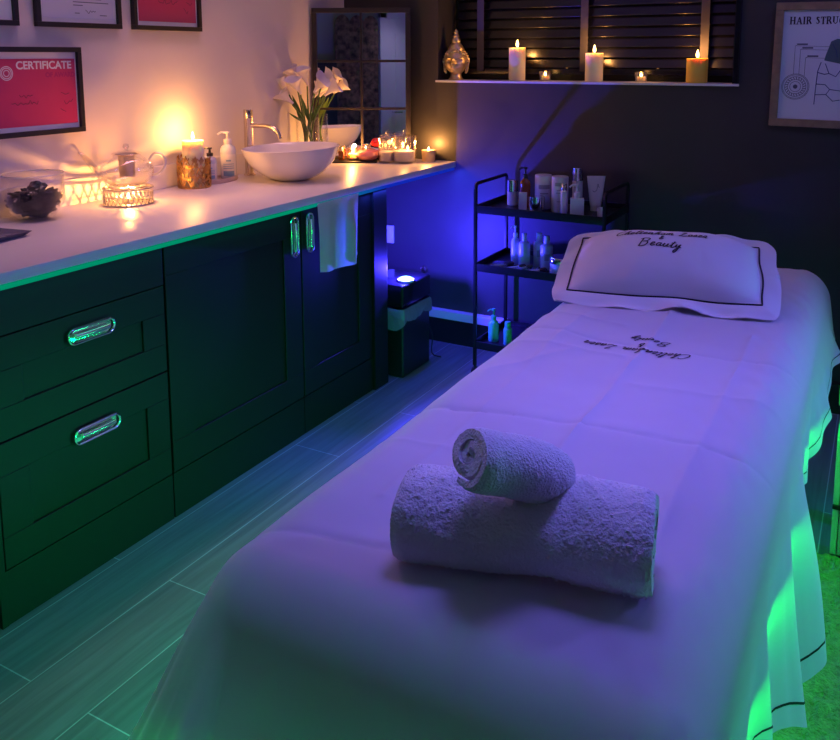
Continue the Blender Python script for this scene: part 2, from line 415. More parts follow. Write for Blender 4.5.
# sill candles
SY = .062
pillar((.304,SY,1.316),.039,.155,'tall ivory pillar candle on the window sill, nearest the bust','wax','pillar candles on the sill',W=1.8)
pillar((.679,SY,1.316),.040,.128,'middle ivory pillar candle on the window sill before the centre blind tape','wax','pillar candles on the sill',W=1.8)
pillar((1.130,SY,1.316),.044,.104,'short squat yellow pillar candle at the right end of the window sill','wax_yellow','pillar candles on the sill',W=2.2)
def tealight_glass(loc, r, h, label, group=None, W=.1, lotus=False):
    t = thing('tealight_holder', label, 'tealight', loc, 0, group)
    b = BM(); seg = 24
    lathe(b, [(0,0),(r*.8,0),(r*.86,h*.45),(r,h*.7),(r*1.0,h),(r*.9,h),(r*.8,h*.6),(r*.72,.006),(0,.006)], seg); link('glass_cup', b, M['glass_tint'], t)
    link('wax', lathe(BM(), [(0,.007),(r*.6,.007),(r*.62,h*.55),(0,h*.52)], 20), M['wax'], t)
    link('flame', flame_bm(.018), M['flame'], t, loc=(0,0,h*.55))
    if W: lamp('tealight_light', (loc[0],loc[1],loc[2]+h+.004), WARM, W, .008)
    return t
tealight_glass((.446,SY,1.316),.030,.045,'glass tealight on the sill between the two ivory pillar candles','tealights on the sill',.06)
tealight_glass((.893,SY,1.316),.030,.045,'glass tealight on the sill beside the squat yellow candle','tealights on the sill',.06)

# ------------------------------------------------------------------ bust on the sill
bu = thing('head_statue','small metallic head statue with tall topknot at the left end of the sill','statue',(-.018,.058,1.316),.22)
def head_pt(th, ph):      # th around (0 = facing -y), ph from -90..90
    x = sin(th)*cos(ph); y = -cos(th)*cos(ph); z = sin(ph)
    rx_, ry_, rz_ = .044, .050, .066
    if z < 0: rx_ *= 1-.28*(-z)**1.4; ry_ *= 1-.12*(-z)
    px, py, pz = x*rx_, y*ry_, z*rz_
    f = max(0, -y)
    g = lambda cx, cz, wx, wz: math.exp(-((px-cx)/wx)**2-((pz-cz)/wz)**2)*f
    py -= .024*g(0,-.006,.008,.013) + .011*g(0,.010,.005,.014) + .010*g(0,-.026,.012,.0042)+.008*g(0,-.034,.009,.0035)+ .006*g(0,-.050,.012,.010)
    for s in (-1,1):
        py += .014*g(s*.017,.005,.011,.007); py -= .010*g(s*.017,.003,.008,.004); py -= .008*g(s*.018,.018,.014,.0035); py -= .004*g(s*.024,-.020,.012,.014)
    return (px,(py if py > -.001 or f == 0 else py),pz+.086)
b = BM(); rows = []
for j in range(41):
    ph = -PI/2*.97+PI*.97*j/40; rows.append([head_pt(2*PI*i/56, ph) for i in range(56)])
rings_mesh(b, rows, cap=True); link('face', b, M['silverg'], bu)
link('neck', lathe(BM(), [(0,0),(.028,0),(.028,.005),(.024,.010),(.021,.02),(.020,.04)], 28), M['silverg'], bu)
b = BM(); rr = random.Random(1)
for j in range(9):
    ph = -.35+j*.20; n = max(4,int(24*cos(ph)))
    for i in range(n):
        th = 2*PI*(i+.5*(j%2))/n; fr = abs(((th+PI)%(2*PI))-PI)
        if fr < 1.25 and ph < .72-.18*(fr/1.25)**2+.0: continue
        if ph < -.1 and fr < 1.9: continue
        p = head_pt(th, ph); c = Vector((0,0,.086)); v = (Vector(p)-c)*1.035+c
        t = bmesh.new(); bmesh.ops.create_icosphere(t, subdivisions=1, radius=.0072); merge(b, t, Matrix.Translation(v))
lathe(b, [(.030,.138),(.031,.150),(.024,.168),(.015,.180),(.017,.190),(.011,.206),(.0135,.210),(.007,.226),(.009,.230),(.004,.242),(0,.25)], 16)
link('curled_hair', b, M['silverg'], bu)
for s in (-1,1):
    b = BM(); tube(b, cr([(s*.040,.004,.100),(s*.046,.0,.104),(s*.048,.0,.088),(s*.044,.0,.068),(s*.041,-.002,.046),(s*.037,-.002,.032)],4), [.003,.004,.006,.006,.0055,.005,.0045,.0045,.004,.004,.004,.0045,.005,.0055,.006,.006,.0065,.006,.005,.004,.003], 8)
    link('ear', b, M['silverg'], bu)

bu.scale = (1.32,1.2,1.0)
# ------------------------------------------------------------------ basin, tap, soap
BC = (-.335,-.855,.92)
bs = thing('vessel_basin','white oval ceramic vessel basin standing on the worktop','basin',BC)
def prof_basin():
    out = [(0,.004),(.075,.0),(.085,.004),(.115,.016),(.155,.043),(.184,.076),(.201,.110),(.209,.132),(.2115,.1365),(.207,.138),(.198,.130),(.190,.104),(.170,.070),(.13,.040),(.06,.026),(.0,.022)]
    return out
b = BM(); lathe(b, prof_basin(), 64, sx=1.0, sy=.93)
for v in b.verts: v.co.z *= 1+.10*(v.co.x*RV.x+v.co.y*RV.y)/.2*-1*-(.6)*(v.co.z/.138)
bs.rotation_euler = (0,0,0); link('bowl', b, M['ceramic'], bs)
link('waste_ring', lathe(BM(), [(0,.023),(.022,.023),(.023,.026),(.018,.029),(0,.029)], 24), M['chrome'], bs)
TP = (-.570,-.845,.92)
tp = thing('basin_tap','tall brushed metal pillar tap with curved spout beside the basin','tap',TP)
b = BM(); lathe(b, [(0,0),(.026,0),(.026,.005),(.0195,.008),(.0195,.235),(.0205,.237),(.0205,.268),(.019,.272),(0,.272)], 28); link('column', b, M['brass'], tp)
b = BM(); tp.scale = (1,1,1.055); d = Vector((.97,.14,0)).normalized(); tube(b, cr([(0,0,.205),(d.x*.05,d.y*.05,.207),(d.x*.10,d.y*.10,.205),(d.x*.135,d.y*.135,.192),(d.x*.152,d.y*.152,.168),(d.x*.156,d.y*.156,.156)],5), .0095, 14); link('spout', b, M['brass'], tp)
b = BM(); lathe(b, [(.021,.236),(.0215,.238),(.0215,.241),(.021,.243)], 24); link('lever', b, M['brass'], tp)

st = link('soap_tray', None or lathe(BM(), [(0,0),(.95,0),(1,.3),(1,1),(.94,1),(.92,.5),(0,.45)], 40), M['tray_pink']); st.scale = (.050,.108,.018); st.location = (-.558,-1.055,.92)
tag(st,'oval pinkish soap tray under the pump bottles by the tap','tray')
def pump_bottle(loc, h, r, label, body, pump, lab=None, rz=0, group=None, name='pump_bottle', sq=False, head=.05):
    t = thing(name, label, 'bottle', loc, rz, group); hb = h-head
    b = BM()
    if sq: bx(b,-r,r,-r*.7,r*.7,0,hb*.94,r*.18); lathe(b, [(r*.45,hb*.93),(r*.42,hb),(0,hb)], 16)
    else: lathe(b, [(0,0),(r*.94,0),(r,.004),(r,hb*.80),(r*.85,hb*.90),(r*.45,hb*.97),(r*.42,hb),(0,hb)], 24)
    link('bottle_body', b, M[body], t)
    b = BM(); lathe(b, [(0,hb),(r*.5,hb),(r*.5,hb+head*.35),(r*.2,hb+head*.4),(r*.16,hb+head*.78),(r*.34,hb+head*.8),(r*.34,h),(0,h)], 16)
    tube(b, cr([(0,0,h-head*.10),(-r*.7,-r*.1,h-head*.08),(-r*1.15,-r*.2,h-head*.26)],4), r*.14, 8); link('pump_head', b, M[pump], t)
    if lab:
        if sq: link('label', bx(BM(),-r*.7,r*.7,-r*.7-.001,-r*.7,hb*.15,hb*.75), M[lab], t, smooth=False)
        else:
            b = BM(); n = 14; rows = [[(r*1.012*sin(a),-r*1.012*cos(a),zz) for a in [(-1+2*i/n)*1.1+.35 for i in range(n+1)]] for zz in (hb*.08,hb*.70)]
            rings_mesh(b, rows, closed_u=False); lb = link('label', b, M[lab], t)
            b = BM()
            for k, (wz, hz) in enumerate(((.52,.05),(.42,.02),(.36,.02),(.30,.02),(.15,.14))):
                rows = [[(r*1.022*sin(a),-r*1.022*cos(a),hb*zz) for a in [(-1+2*i/n)*(.3 if k == 0 else .7)+.35 for i in range(n+1)]] for zz in (wz-hz/2,wz+hz/2)]
                rings_mesh(b, rows, closed_u=False)
            link('print', b, M['label_blue'], lb)
    return t
pump_bottle((-.552,-.998,.930),.195,.033,'clear pump soap bottle with white head and blue printed label on the tray','plastic_clear','plastic_white','plastic_white',rz=.4)
pump_bottle((-.572,-1.085,.930),.135,.027,'shorter bottle with black pump head on the soap tray behind the candle','plastic_clear','plastic_dark','plastic_white',rz=.4,head=.035)

# ------------------------------------------------------------------ vase of lilies
VC = Vector((-.545,-.455,.92))
vs_ = thing('glass_vase','straight clear glass vase behind the basin holding white lilies','vase',VC)
link('vase_wall', lathe(BM(), [(0,0),(.054,0),(.055,.003),(.055,.226),(.0515,.226),(.051,.012),(0,.010)], 32), M['glass'], vs_)
rr = random.Random(11)
heads = [(-.10,.00,.345),(-.062,.03,.395),(-.03,-.03,.345),(.0,.02,.385),(.045,-.01,.35),(.075,.03,.375),(.105,-.01,.335),(-.075,-.04,.30),(.03,.05,.32)]
poss = ['leaning farthest left','with the highest bloom on the left','drooping low at the front','upright in the middle','just right of the middle','tall on the right','leaning farthest right','hanging lowest on the left','tucked at the back']
for (a, bk, h), ps in zip(heads, poss):
    t = thing('calla_lily','white calla lily '+ps+' of the glass vase','flower',VC,0,'lilies in the glass vase')
    hp = RV*a*.86 - TV*bk; hp.z = h
    foot = Vector((rr.uniform(-.03,.03), rr.uniform(-.03,.03), .014)); mid = Vector((hp.x*.3+foot.x*.2, hp.y*.3+foot.y*.2, .20))
    path = cr([foot, mid, hp*.97], 8); b = BM(); tube(b, path, .0038, 7); link('stem', b, M['stem'], t)
    d = (path[-1]-path[-4]).normalized(); d = (d+RV*(.5 if a > 0 else -.35)+TV*.25).normalized(); q = d.to_track_quat('Z','Y').to_matrix().to_4x4(); off = Matrix.Translation(hp)@q@Matrix.Rotation(rr.random()*6,4,'Z')
    b2 = bmesh.new(); rows = []
    for j in range(11):
        s = j/10; rows.append([])
        for i in range(25):
            th = 2*PI*i/24; r = .006+.030*s**1.7; lip = (1+cos(th))/2; z = .070*s+.030*lip*s*s; flare = .014*s**4*(1-.5*lip)
            R = r*(1-.25*lip*s)+flare; rows[-1].append((R*cos(th)*.9+.010*s*s*lip, R*sin(th), z+.004*sin(3*th)*s**3-.006))
    rings_mesh(b2, [r_[:-1] for r_ in rows]); b = BM(); merge(b, b2, off); link('bloom', b, M['petal'], t)
    b2 = bmesh.new(); tube(b2, [(0,0,.005),(0,0,.05)], .004, 8); b = BM(); merge(b, b2, off); link('spadix', b, M['wax_yellow'], t)
    if rr.random() > .3:
        b = BM(); side = Vector((rr.uniform(-1,1),rr.uniform(-1,1),0)).normalized(); rows = []
        for j in range(9):
            s = j/8; c = mid.lerp(hp*.85, s)+side*.03*s; w = .010*sin(PI*min(1,s*.95+.05)); rows.append([c-RV*w, c+TV*.002, c+RV*w])
        rings_mesh(b, rows, closed_u=False); link('leaf', b, M['stem'], t)

# ------------------------------------------------------------------ leaning mirror
LB = Vector((-.616,-.313,.921)); RB = Vector((-.196,-.082,.921)); W = (RB-LB).length; H = .745
mr_ = thing('mirror','dark framed mirror divided into six panes leaning on the back corner','mirror',LB)
ux = (RB-LB).normalized(); nb = Vector((-ux.y,ux.x,0)); lean = .013; uz = (Vector((0,0,1))+nb*lean/H*1.0).normalized(); un = uz.cross(ux)
MM = Matrix(((ux.x,un.x,uz.x,0),(ux.y,un.y,uz.y,0),(ux.z,un.z,uz.z,0),(0,0,0,1)))
mr_.matrix_world = Matrix.Translation(LB)@MM
fw = .024; b = BM()
for a in ((0,W,0,fw),(0,W,H-fw,H)): bx(b,a[0],a[1],-.0,.022,a[2],a[3],.003)
bx(b,0,fw,0,.022,fw,H-fw,.003); bx(b,W-fw,W,0,.022,fw,H-fw,.003); link('frame', b, M['mir_frame'], mr_)
link('mirror_glass', bx(BM(),fw*.8,W-fw*.8,.010,.014,fw*.8,H-fw*.8), M['mirror'], mr_, smooth=False)
b = BM(); bx(b,W/2-.006,W/2+.006,.002,.012,fw,H-fw,.002)
for k in (1,2): zz = fw+(H-2*fw)*k/3; bx(b,fw,W-fw,.002,.012,zz-.006,zz+.006,.002)
link('glazing_bars', b, M['mir_frame'], mr_)

# ------------------------------------------------------------------ far end of the worktop
ty = link('slate_tray', bx(BM(),-.13,.13,-.048,.048,0,.008,.003), M['black'], loc=(-.43,-.265,.9205), rot=(0,0,.5)); tag(ty,'narrow black tray at the foot of the mirror holding small ornaments','tray')
tealight_glass((-.428,-.250,.929),.036,.058,'lit candle in a clear cup on the black tray below the mirror',None,4.0)
pf = thing('perfume_atomiser','round rose glass atomiser with red bulb on the black tray','atomiser',(-.365,-.215,.929),.5)
link('flask', lathe(BM(), [(0,0),(.036,0),(.052,.012),(.056,.024),(.050,.038),(.030,.046),(.010,.050),(.008,.056),(0,.056)], 32), M['rose'], pf)
b = BM(); lathe(b, [(0,.054),(.011,.054),(.011,.070),(.004,.073),(0,.073)], 16); tube(b, [(0,0,.066),(-.028,0,.070)], .005, 8); tube(b, [(0,0,.066),(.022,0,.076)], .003, 8); link('nozzle', b, M['brass'], pf)
b = BM(); lathe(b, [(0,-.026),(.012,-.022),(.018,-.008),(.018,.006),(.010,.022),(0,.026)], 20, c=(.042,0,.083), rot=Matrix.Rotation(PI/2,4,'Y')); link('bulb', b, M['red'], pf)
sb = thing('scent_bottle','tiny brown bottle with pale cap just right of the basin','bottle',(-.478,-.275,.929),.4)
link('bottle_body', bx(BM(),-.013,.013,-.013,.013,0,.045,.003), M['amber'], sb); link('cap', lathe(BM(), [(0,.045),(.009,.045),(.009,.062),(0,.062)], 14), M['brass'], sb)
def jar(loc, r, h, label, W):
    t = thing('lidded_jar', label, 'jar', loc, .3)
    link('jar_wall', lathe(BM(), [(0,0),(r*.9,0),(r*.96,.004),(r,h*.1),(r*1.02,h*.92),(r*1.08,h),(r*1.0,h),(r*.94,h*.9),(r*.92,.012),(0,.010)], 32), M['glass_tint'], t)
    link('bath_salts', lathe(BM(), [(0,.011),(r*.88,.011),(r*.90,h*.45),(r*.5,h*.50),(0,h*.46)], 24), M['salts'], t)
    l = link('lid', lathe(BM(), [(r*1.08,h),(r*1.10,h+.004),(r*.9,h+.008),(r*.3,h+.012),(0,h+.012)], 28), M['glass_tint'], t)
    link('lid_knob', lathe(BM(), [(0,h+.011),(.008,h+.012),(.012,h+.020),(.008,h+.028),(0,h+.03)], 14), M['glass_tint'], l)
    if W > 1: link('flame', flame_bm(.02), M['flame'], t, loc=(r*.35,-r*.2,h*.52))
    if W: lamp('jar_light', (loc[0]+r*.35,loc[1]-r*.2,loc[2]+h*.72), WARM, W, .012)
jar((-.188,-.160,.92),.058,.128,'glass jar of pale bath salts with a small flame, in front of the mirror edge',1.01)
jar((-.268,-.195,.92),.040,.118,'smaller lidded glass jar half hidden behind the larger bath salt jar',.15)
mt = thing('metal_tealight','lit tealight in a ribbed metal cup at the far end of the worktop','tealight',(-.108,-.06,.92))
b = BM(); n = 40; pr = [(0,0),(.030,0),(.031,.002),(.034,.055),(.032,.056),(.029,.010),(0,.008)]; lathe(b, pr, n)
for v in b.verts:
    a = math.atan2(v.co.y,v.co.x); k = 1+.03*cos(a*20); v.co.x *= k; v.co.y *= k
link('cup', b, M['silverg'], mt); link('wax', lathe(BM(), [(0,.010),(.028,.010),(.030,.042),(0,.040)], 20), M['wax'], mt); link('flame', flame_bm(.032), M['flame'], mt, loc=(0,0,.042))
lamp('tealight_light', (-.108,-.06,1.0), WARM, 2.2, .01)

# ------------------------------------------------------------------ teapot on its warmer
TC = Vector((-.475,-1.60,.92))
tw = thing('teapot_warmer','round perforated metal teapot warmer glowing from a tealight inside','warmer',TC)
b = BM(); Rw = .084
tube(b, [(Rw*cos(2*PI*k/48),Rw*sin(2*PI*k/48),.004) for k in range(48)], .003, 6, closed=True)
tube(b, [(Rw*cos(2*PI*k/48),Rw*sin(2*PI*k/48),.058) for k in range(48)], .0035, 6, closed=True)
tube(b, [(Rw*.72*cos(2*PI*k/48),Rw*.72*sin(2*PI*k/48),.061) for k in range(48)], .003, 6, closed=True)
for k in range(8): a = 2*PI*k/8; tube(b, [(Rw*cos(a),Rw*sin(a),.059),(Rw*.25*cos(a),Rw*.25*sin(a),.061)], .0022, 6)
link('rim', b, M['perf'], tw)
b = BM(); N = 30
for s in (-1,1):
    for k in range(0,N,1):
        tube(b, [((Rw-.001)*cos(2*PI*(k+s*q*1.25)/N),(Rw-.001)*sin(2*PI*(k+s*q*1.25)/N),.005+.052*q) for q in (0,.25,.5,.75,1)], .0017, 4, cap=False)
for zz in (.031,): tube(b, [((Rw-.001)*cos(2*PI*k/48),(Rw-.001)*sin(2*PI*k/48),zz) for k in range(48)], .0011, 4, closed=True)
link('lattice', b, M['perf'], tw)
link('base_plate', lathe(BM(), [(0,0),(Rw*.97,0),(Rw*.97,.002),(0,.002)], 40), M['perf'], tw)
tl = thing('tealight_candle','small tealight burning inside the metal teapot warmer','tealight',TC+Vector((.0,0,.003)))
link('cup', lathe(BM(), [(0,0),(.019,0),(.019,.016),(.018,.016),(.0175,.003),(0,.003)], 20), M['chrome'], tl)
link('wax', lathe(BM(), [(0,.003),(.017,.003),(.017,.013),(0,.012)], 20), M['wax'], tl); link('flame', flame_bm(.024), M['flame'], tl, loc=(0,0,.013))
lamp('warmer_light', TC+Vector((0,0,.040)), WARM, 6, .004)
tpot = thing('glass_teapot','clear round glass teapot with steel infuser sitting on the warmer','teapot',TC+Vector((0,0,.066)))
pb = [(0,0),(.045,0),(.062,.006),(.082,.022),(.092,.045),(.090,.066),(.078,.086),(.058,.100),(.046,.106),(.046,.110)]
link('pot_body', lathe(BM(), pb+[(r*.965,z+.0005) for r,z in pb[::-1]], 40), M['glass'], tpot)
b = BM(); d = -RV
tube(b, cr([d*.083+Vector((0,0,.028)), d*.105+Vector((0,0,.048)), d*.130+Vector((0,0,.080)), d*.155+Vector((0,0,.108)), d*.170+Vector((0,0,.113))],5), [.016-.0095*k/20 for k in range(21)], 14, cap=False); link('spout', b, M['glass_tint'], tpot)
b = BM(); d = RV
tube(b, cr([d*.078+Vector((0,0,.088)), d*.098+Vector((0,0,.112)), d*.125+Vector((0,0,.108)), d*.136+Vector((0,0,.080)), d*.122+Vector((0,0,.050)), d*.092+Vector((0,0,.034))],5), .0052, 10); link('handle', b, M['glass_rim'], tpot)
l = link('lid', lathe(BM(), [(.050,.110),(.052,.113),(.045,.119),(.020,.125),(0,.126),], 32), M['glass_tint'], tpot)
link('lid_knob', lathe(BM(), [(0,.124),(.005,.127),(.0115,.136),(.008,.147),(0,.149)], 16), M['glass_tint'], l)
link('infuser', lathe(BM(), [(0,.035),(.026,.035),(.028,.105),(.038,.110),(.038,.112)], 28), mat('infuser_mesh',(.6,.5,.42),.35,.8,bump=(900,.6)), tpot)
link('water', lathe(BM(), [(0,.003),(.055,.004),(.080,.022),(.087,.040),(0,.040)], 32), thin_glass('tea_water',(.98,.93,.84),.05), tpot)

# ------------------------------------------------------------------ bowl of stones, dish
BW = Vector((-.524,-1.935,.92))
bw = thing('glass_bowl','clear glass bowl heaped with black polished stones on the worktop','bowl',BW)
pb = [(0,0),(.045,0),(.055,.004),(.075,.028),(.089,.055),(.092,.075),(.094,.146)]
link('bowl_wall', lathe(BM(), pb+[(.091,.146),(.088,.075),(.084,.056),(.071,.031),(.05,.008),(0,.006)], 40), M['glass'], bw)
tube_b = BM(); tube(tube_b, [(.093*cos(2*PI*k/40),.093*sin(2*PI*k/40),.146) for k in range(40)], .0022, 6, closed=True); link('rim', tube_b, M['glass_rim'], bw)
def stone_bm(seed, sz=(.020,.015,.009)):
    b = bmesh.new(); bmesh.ops.create_icosphere(b, subdivisions=3, radius=1)
    for v in b.verts:
        n = noise.noise(v.co*1.5+Vector((seed*7.1,0,0))); v.co *= 1+.62*n; v.co = Vector((v.co.x*sz[0],v.co.y*sz[1],v.co.z*sz[2]))
    return b
protos = []; rr = random.Random(5); cnt = 0
for ring, (zz, R, n) in enumerate(((.018,.026,5),(.032,.048,9),(.048,.024,4),(.050,.062,11),(.064,.040,7),(.068,.070,13),(.080,.020,4),(.082,.054,9))):
    for k in range(n):
        a = 2*PI*(k+rr.random()*.4+ring*.3)/n; loc = BW+Vector((R*cos(a),R*sin(a),zz)); rot = (rr.uniform(-.7,.7),rr.uniform(-.7,.7),rr.random()*6)
        if len(protos) < 3:
            o = link('black_stone', stone_bm(len(protos)), M['stone'], loc=loc, rot=rot); tag(o,'small glossy black stone heaped in the clear glass bowl','stone','black stones in the glass bowl'); protos.append(o)
        else:
            o = dup(protos[cnt%3], loc, rot=rot, scale=(.8+.35*rr.random(),.8+.35*rr.random(),.6+.5*rr.random()))
        cnt += 1
o = link('black_stone', stone_bm(9,(.028,.022,.018)), M['stone'], loc=BW+RV*.022+TV*.02+Vector((0,0,.102)), rot=(.3,.2,.4)); tag(o,'largest smooth oval black stone resting on top of the heap in the bowl','stone','black stones in the glass bowl')
dd = thing('jewellery_dish','shallow dark glossy square dish at the near end of the worktop','dish',(-.385,-2.215,.92),.15)
b = BM(); s = .095; rows = []
for k, (q, z) in enumerate(((.80,0),(.82,.0),(1,.014),(.985,.015),(.80,.004),(.4,.003))):
    rows.append([(s*q*x,s*q*y,z) for x,y in ((-1,-1),(0,-.97),(1,-1),(.97,0),(1,1),(0,.97),(-1,1),(-.97,0))])
rings_mesh(b, rows, cap=True); link('dish', b, mat('smoked_glass',(.10,.09,.14),.08,coat=.5), dd)

# ------------------------------------------------------------------ framed certificates
def script_pts(seed, n, w, h):
    r = random.Random(seed); out = []; x = 0
    for k in range(n): out.append((x, r.uniform(-.5,.5)*h + (h*.8 if k % 5 == 0 else 0))); x += w/n*r.uniform(.7,1.3)
    return cr([(a,b_,0) for a,b_ in out], 4)
def frame_left(y0,y1,z0,z1,label,paper,kind):
    t = thing('certificate_frame', label, 'picture frame', (-.636,y0,z0),0,'framed certificates on the white wall'); w = y1-y0; h = z1-z0; f = .017
    b = BM(); bx(b,.001,.020,0,w,0,f,.0015); bx(b,.001,.020,0,w,h-f,h,.0015); bx(b,.001,.020,0,f,f,h-f,.0015); bx(b,.001,.020,w-f,w,f,h-f,.0015); link('frame', b, M['black'], t, smooth=False)
    link('mount', bx(BM(),.002,.008,f,w-f,f,h-f), M['white_paper'], t, smooth=False)
    PX = .0088
    if kind == 'none': return t
    if kind == 'pink':
        p = link('certificate', bx(BM(),.007,PX,f+.014,w-f-.006,f+.016,h-f-.022), M['pink_paper'], t, smooth=False)
        T = lambda y,z: Matrix.Translation((PX,y,z))@Matrix(((0,0,1,0),(1,0,0,0),(0,1,0,0),(0,0,0,1)))
        link('title', text_bm('CERTIFICATE', .036, T(w-f-.026-.205, h-.072), .0010), M['white_paper'], p, smooth=False)
        link('subtitle', text_bm('OF AWARD', .022, T(w-f-.026-.098, h-.100), .0010), M['ink_pink'], p, smooth=False)
        b = BM()
        for r in (.022,.017,.010): ribbon(b, [(PX,w-.283+r*cos(2*PI*k/24),h-.085+r*sin(2*PI*k/24)) for k in range(25)], (1,0,0), .0025, .0004)
        link('crest', b, M['white_paper'], p, smooth=False)
        for sd,yy,zz,nn,ww,hh in ((1,.16,.13,9,.055,.010),(2,.13,.107,16,.105,.009),(3,w-.085,.135,5,.04,.006),(4,w-.075,.105,6,.04,.012),(5,w-.09,.075,4,.035,.012)):
            b = BM(); ribbon(b, [(PX, yy+a.x, zz+a.y) for a in script_pts(sd+int(y0*-100),nn,ww,hh)], (1,0,0), .0016, .0004)
            link('handwriting', b, M['ink'], p, smooth=False)
    else:
        p = link('certificate', bx(BM(),.007,PX,f+.012,w-f-.012,f+.014,h-f-.014), mat('pale_certificate',(.68,.68,.78),.4), t, smooth=False)
        b = BM()
        for k,(yy,zz,ww) in enumerate(((w-.20,.100,.12),(w-.20,.088,.15),(w-.20,.077,.04),(w-.20,.118,.14),(w-.195,.05,.02),(w-.09,.045,.03),(.06,.12,.05))): ribbon(b, [(PX,yy,zz),(PX,yy+ww,zz)], (1,0,0), .003, .0004)
        link('print', b, M['ink_grey'], p, smooth=False)
        b = BM(); ribbon(b, [(PX, w-.15+a.x, .055+a.y) for a in script_pts(21,8,.05,.016)], (1,0,0), .0018, .0004); link('signature', b, M['ink'], p, smooth=False)
    return t
frame_left(-2.05,-1.647,1.175,1.468,'lowest black frame with pink certificate of award, above the bowl',None,'pink')
frame_left(-1.812,-1.461,1.535,1.80,'black frame with white certificate, middle of the upper row',None,'white')
frame_left(-1.404,-1.052,1.535,1.80,'black frame with pink certificate cut by the top edge, rightmost on the wall',None,'pink')
frame_left(-2.22,-1.877,1.535,1.80,'black frame at the far left end of the upper row, only its corner visible',None,'none')

# ------------------------------------------------------------------ hair poster
hp = thing('hair_poster','wood framed hair structure poster on the dark wall right of the window','poster',(1.435,-.001,1.152)); w, h, f = .43,.486,.030
hp.rotation_euler = (0,.012,0)
b = BM(); bx(b,0,w,-.025,0,0,f,.003); bx(b,0,w,-.025,0,h-f,h,.003); bx(b,0,f,-.025,0,f,h-f,.003); bx(b,w-f,w,-.025,0,f,h-f,.003); link('frame', b, M['poster_frame'], hp)
pp = link('print_sheet', bx(BM(),f,w-f,-.012,-.002,f,h-f), mat('poster_paper',(.78,.80,.86),.4), hp, smooth=False)
Y = -.0125
SER = {'H':([(.15,0,.15,1,2),(.62,0,.62,1,2),(.15,.5,.62,.5,1)],[(.15,0),(.15,1),(.62,0),(.62,1)],.85),
 'A':([(.12,0,.38,1,1),(.38,1,.66,0,2),(.22,.33,.55,.33,1)],[(.12,0),(.66,0)],.84),
 'I':([(.2,0,.2,1,2)],[(.2,0),(.2,1)],.46),
 'R':([(.15,0,.15,1,2),(.15,1,.42,1,1),(.42,1,.52,.78,2),(.52,.78,.42,.52,2),(.42,.52,.15,.5,1),(.38,.5,.66,0,2)],[(.15,0),(.12,1)],.78),
 'S':([(.52,.82,.34,.98,1),(.34,.98,.16,.80,2),(.16,.80,.46,.42,2),(.46,.42,.48,.2,2),(.48,.2,.32,.02,1),(.32,.02,.12,.2,1)],[],.66),
 'T':([(.35,0,.35,1,2),(.05,.97,.65,.97,1),(.06,.97,.06,.76,1),(.64,.97,.64,.76,1)],[(.35,0)],.74),
 'U':([(.15,1,.15,.25,2),(.15,.25,.38,.03,1),(.38,.03,.60,.25,1),(.60,.25,.60,1,1)],[(.15,1),(.60,1)],.80),
 'C':([(.58,.80,.38,.98,1),(.38,.98,.15,.72,2),(.15,.72,.15,.28,2),(.15,.28,.38,.02,2),(.38,.02,.60,.2,1)],[],.74),
 'E':([(.15,0,.15,1,2),(.1,.97,.56,.97,1),(.1,.03,.58,.03,1),(.15,.5,.46,.5,1),(.56,.97,.56,.8,1),(.58,.03,.58,.2,1)],[],.70), ' ':([],[],.4)}
def title(bm, text, x, z, s, y):
    for ch in text:
        L, F, W_ = SER[ch]
        for a0,b0,a1,b1,k in L: ribbon(bm, [(x+a0*s,y,z+b0*s),(x+a1*s,y,z+b1*s)], (0,-1,0), s*(.10 if k == 1 else .2), .0004)
        for a,c in F: ribbon(bm, [(x+(a-.16)*s,y,z+c*s),(x+(a+.16)*s,y,z+c*s)], (0,-1,0), s*.08, .0004)
        x += W_*s
b = BM(); title(b, 'HAIR STRUCTURE', .052, .402, .0275, Y); link('title', b, M['ink'], pp, smooth=False)
b = BM(); cx, cz = .088, .158
for r in (.050,.046,.039,.028,.020): ribbon(b, [(cx+r*cos(2*PI*k/36),Y,cz+r*sin(2*PI*k/36)) for k in range(37)], (0,-1,0), .0018, .0004)
for k in range(22):
    a = 2*PI*k/22; ribbon(b, [(cx+.029*cos(a),Y,cz+.029*sin(a)),(cx+.038*cos(a+.12),Y,cz+.038*sin(a+.12))], (0,-1,0), .0028, .0004)
for k in range(6): ribbon(b, [(cx+.0015*k*cos(t/12*2*PI),Y,cz+.0015*k*sin(t/12*2*PI)) for t in range(13)], (0,-1,0), .002, .0004)
for x0,z0,x1,z1 in ((.078,.208,.078,.318),(.098,.208,.098,.304),(.118,.200,.118,.272)):
    ribbon(b, [(x0,Y,z0),(x1,Y,z1),(x1+.005,Y,z1+.002)], (0,-1,0), .0014, .0004); ribbon(b, [(x0,Y,z1),(x0+.17,Y,z1-.004)], (0,-1,0), .0012, .0004)
    ribbon(b, [(x0+.006,Y,z1+.006),(x0+.045,Y,z1+.006)], (0,-1,0), .006, .0004)
link('diagram_lines', b, M['ink_grey'], pp, smooth=False)
b = BM()     # follicle drawing: shaft, bulb and skin cells
pts = [(.185,.262),(.190,.285),(.205,.335),(.225,.345),(.30,.340),(.345,.300),(.350,.262),(.30,.248),(.24,.250)]
t = bmesh.new(); t.faces.new([t.verts.new((x,Y-.0004,z)) for x,z in pts]); merge(b, t); link('follicle', b, mat('follicle_teal',(.10,.16,.18),.5), pp, smooth=False)
b = BM()
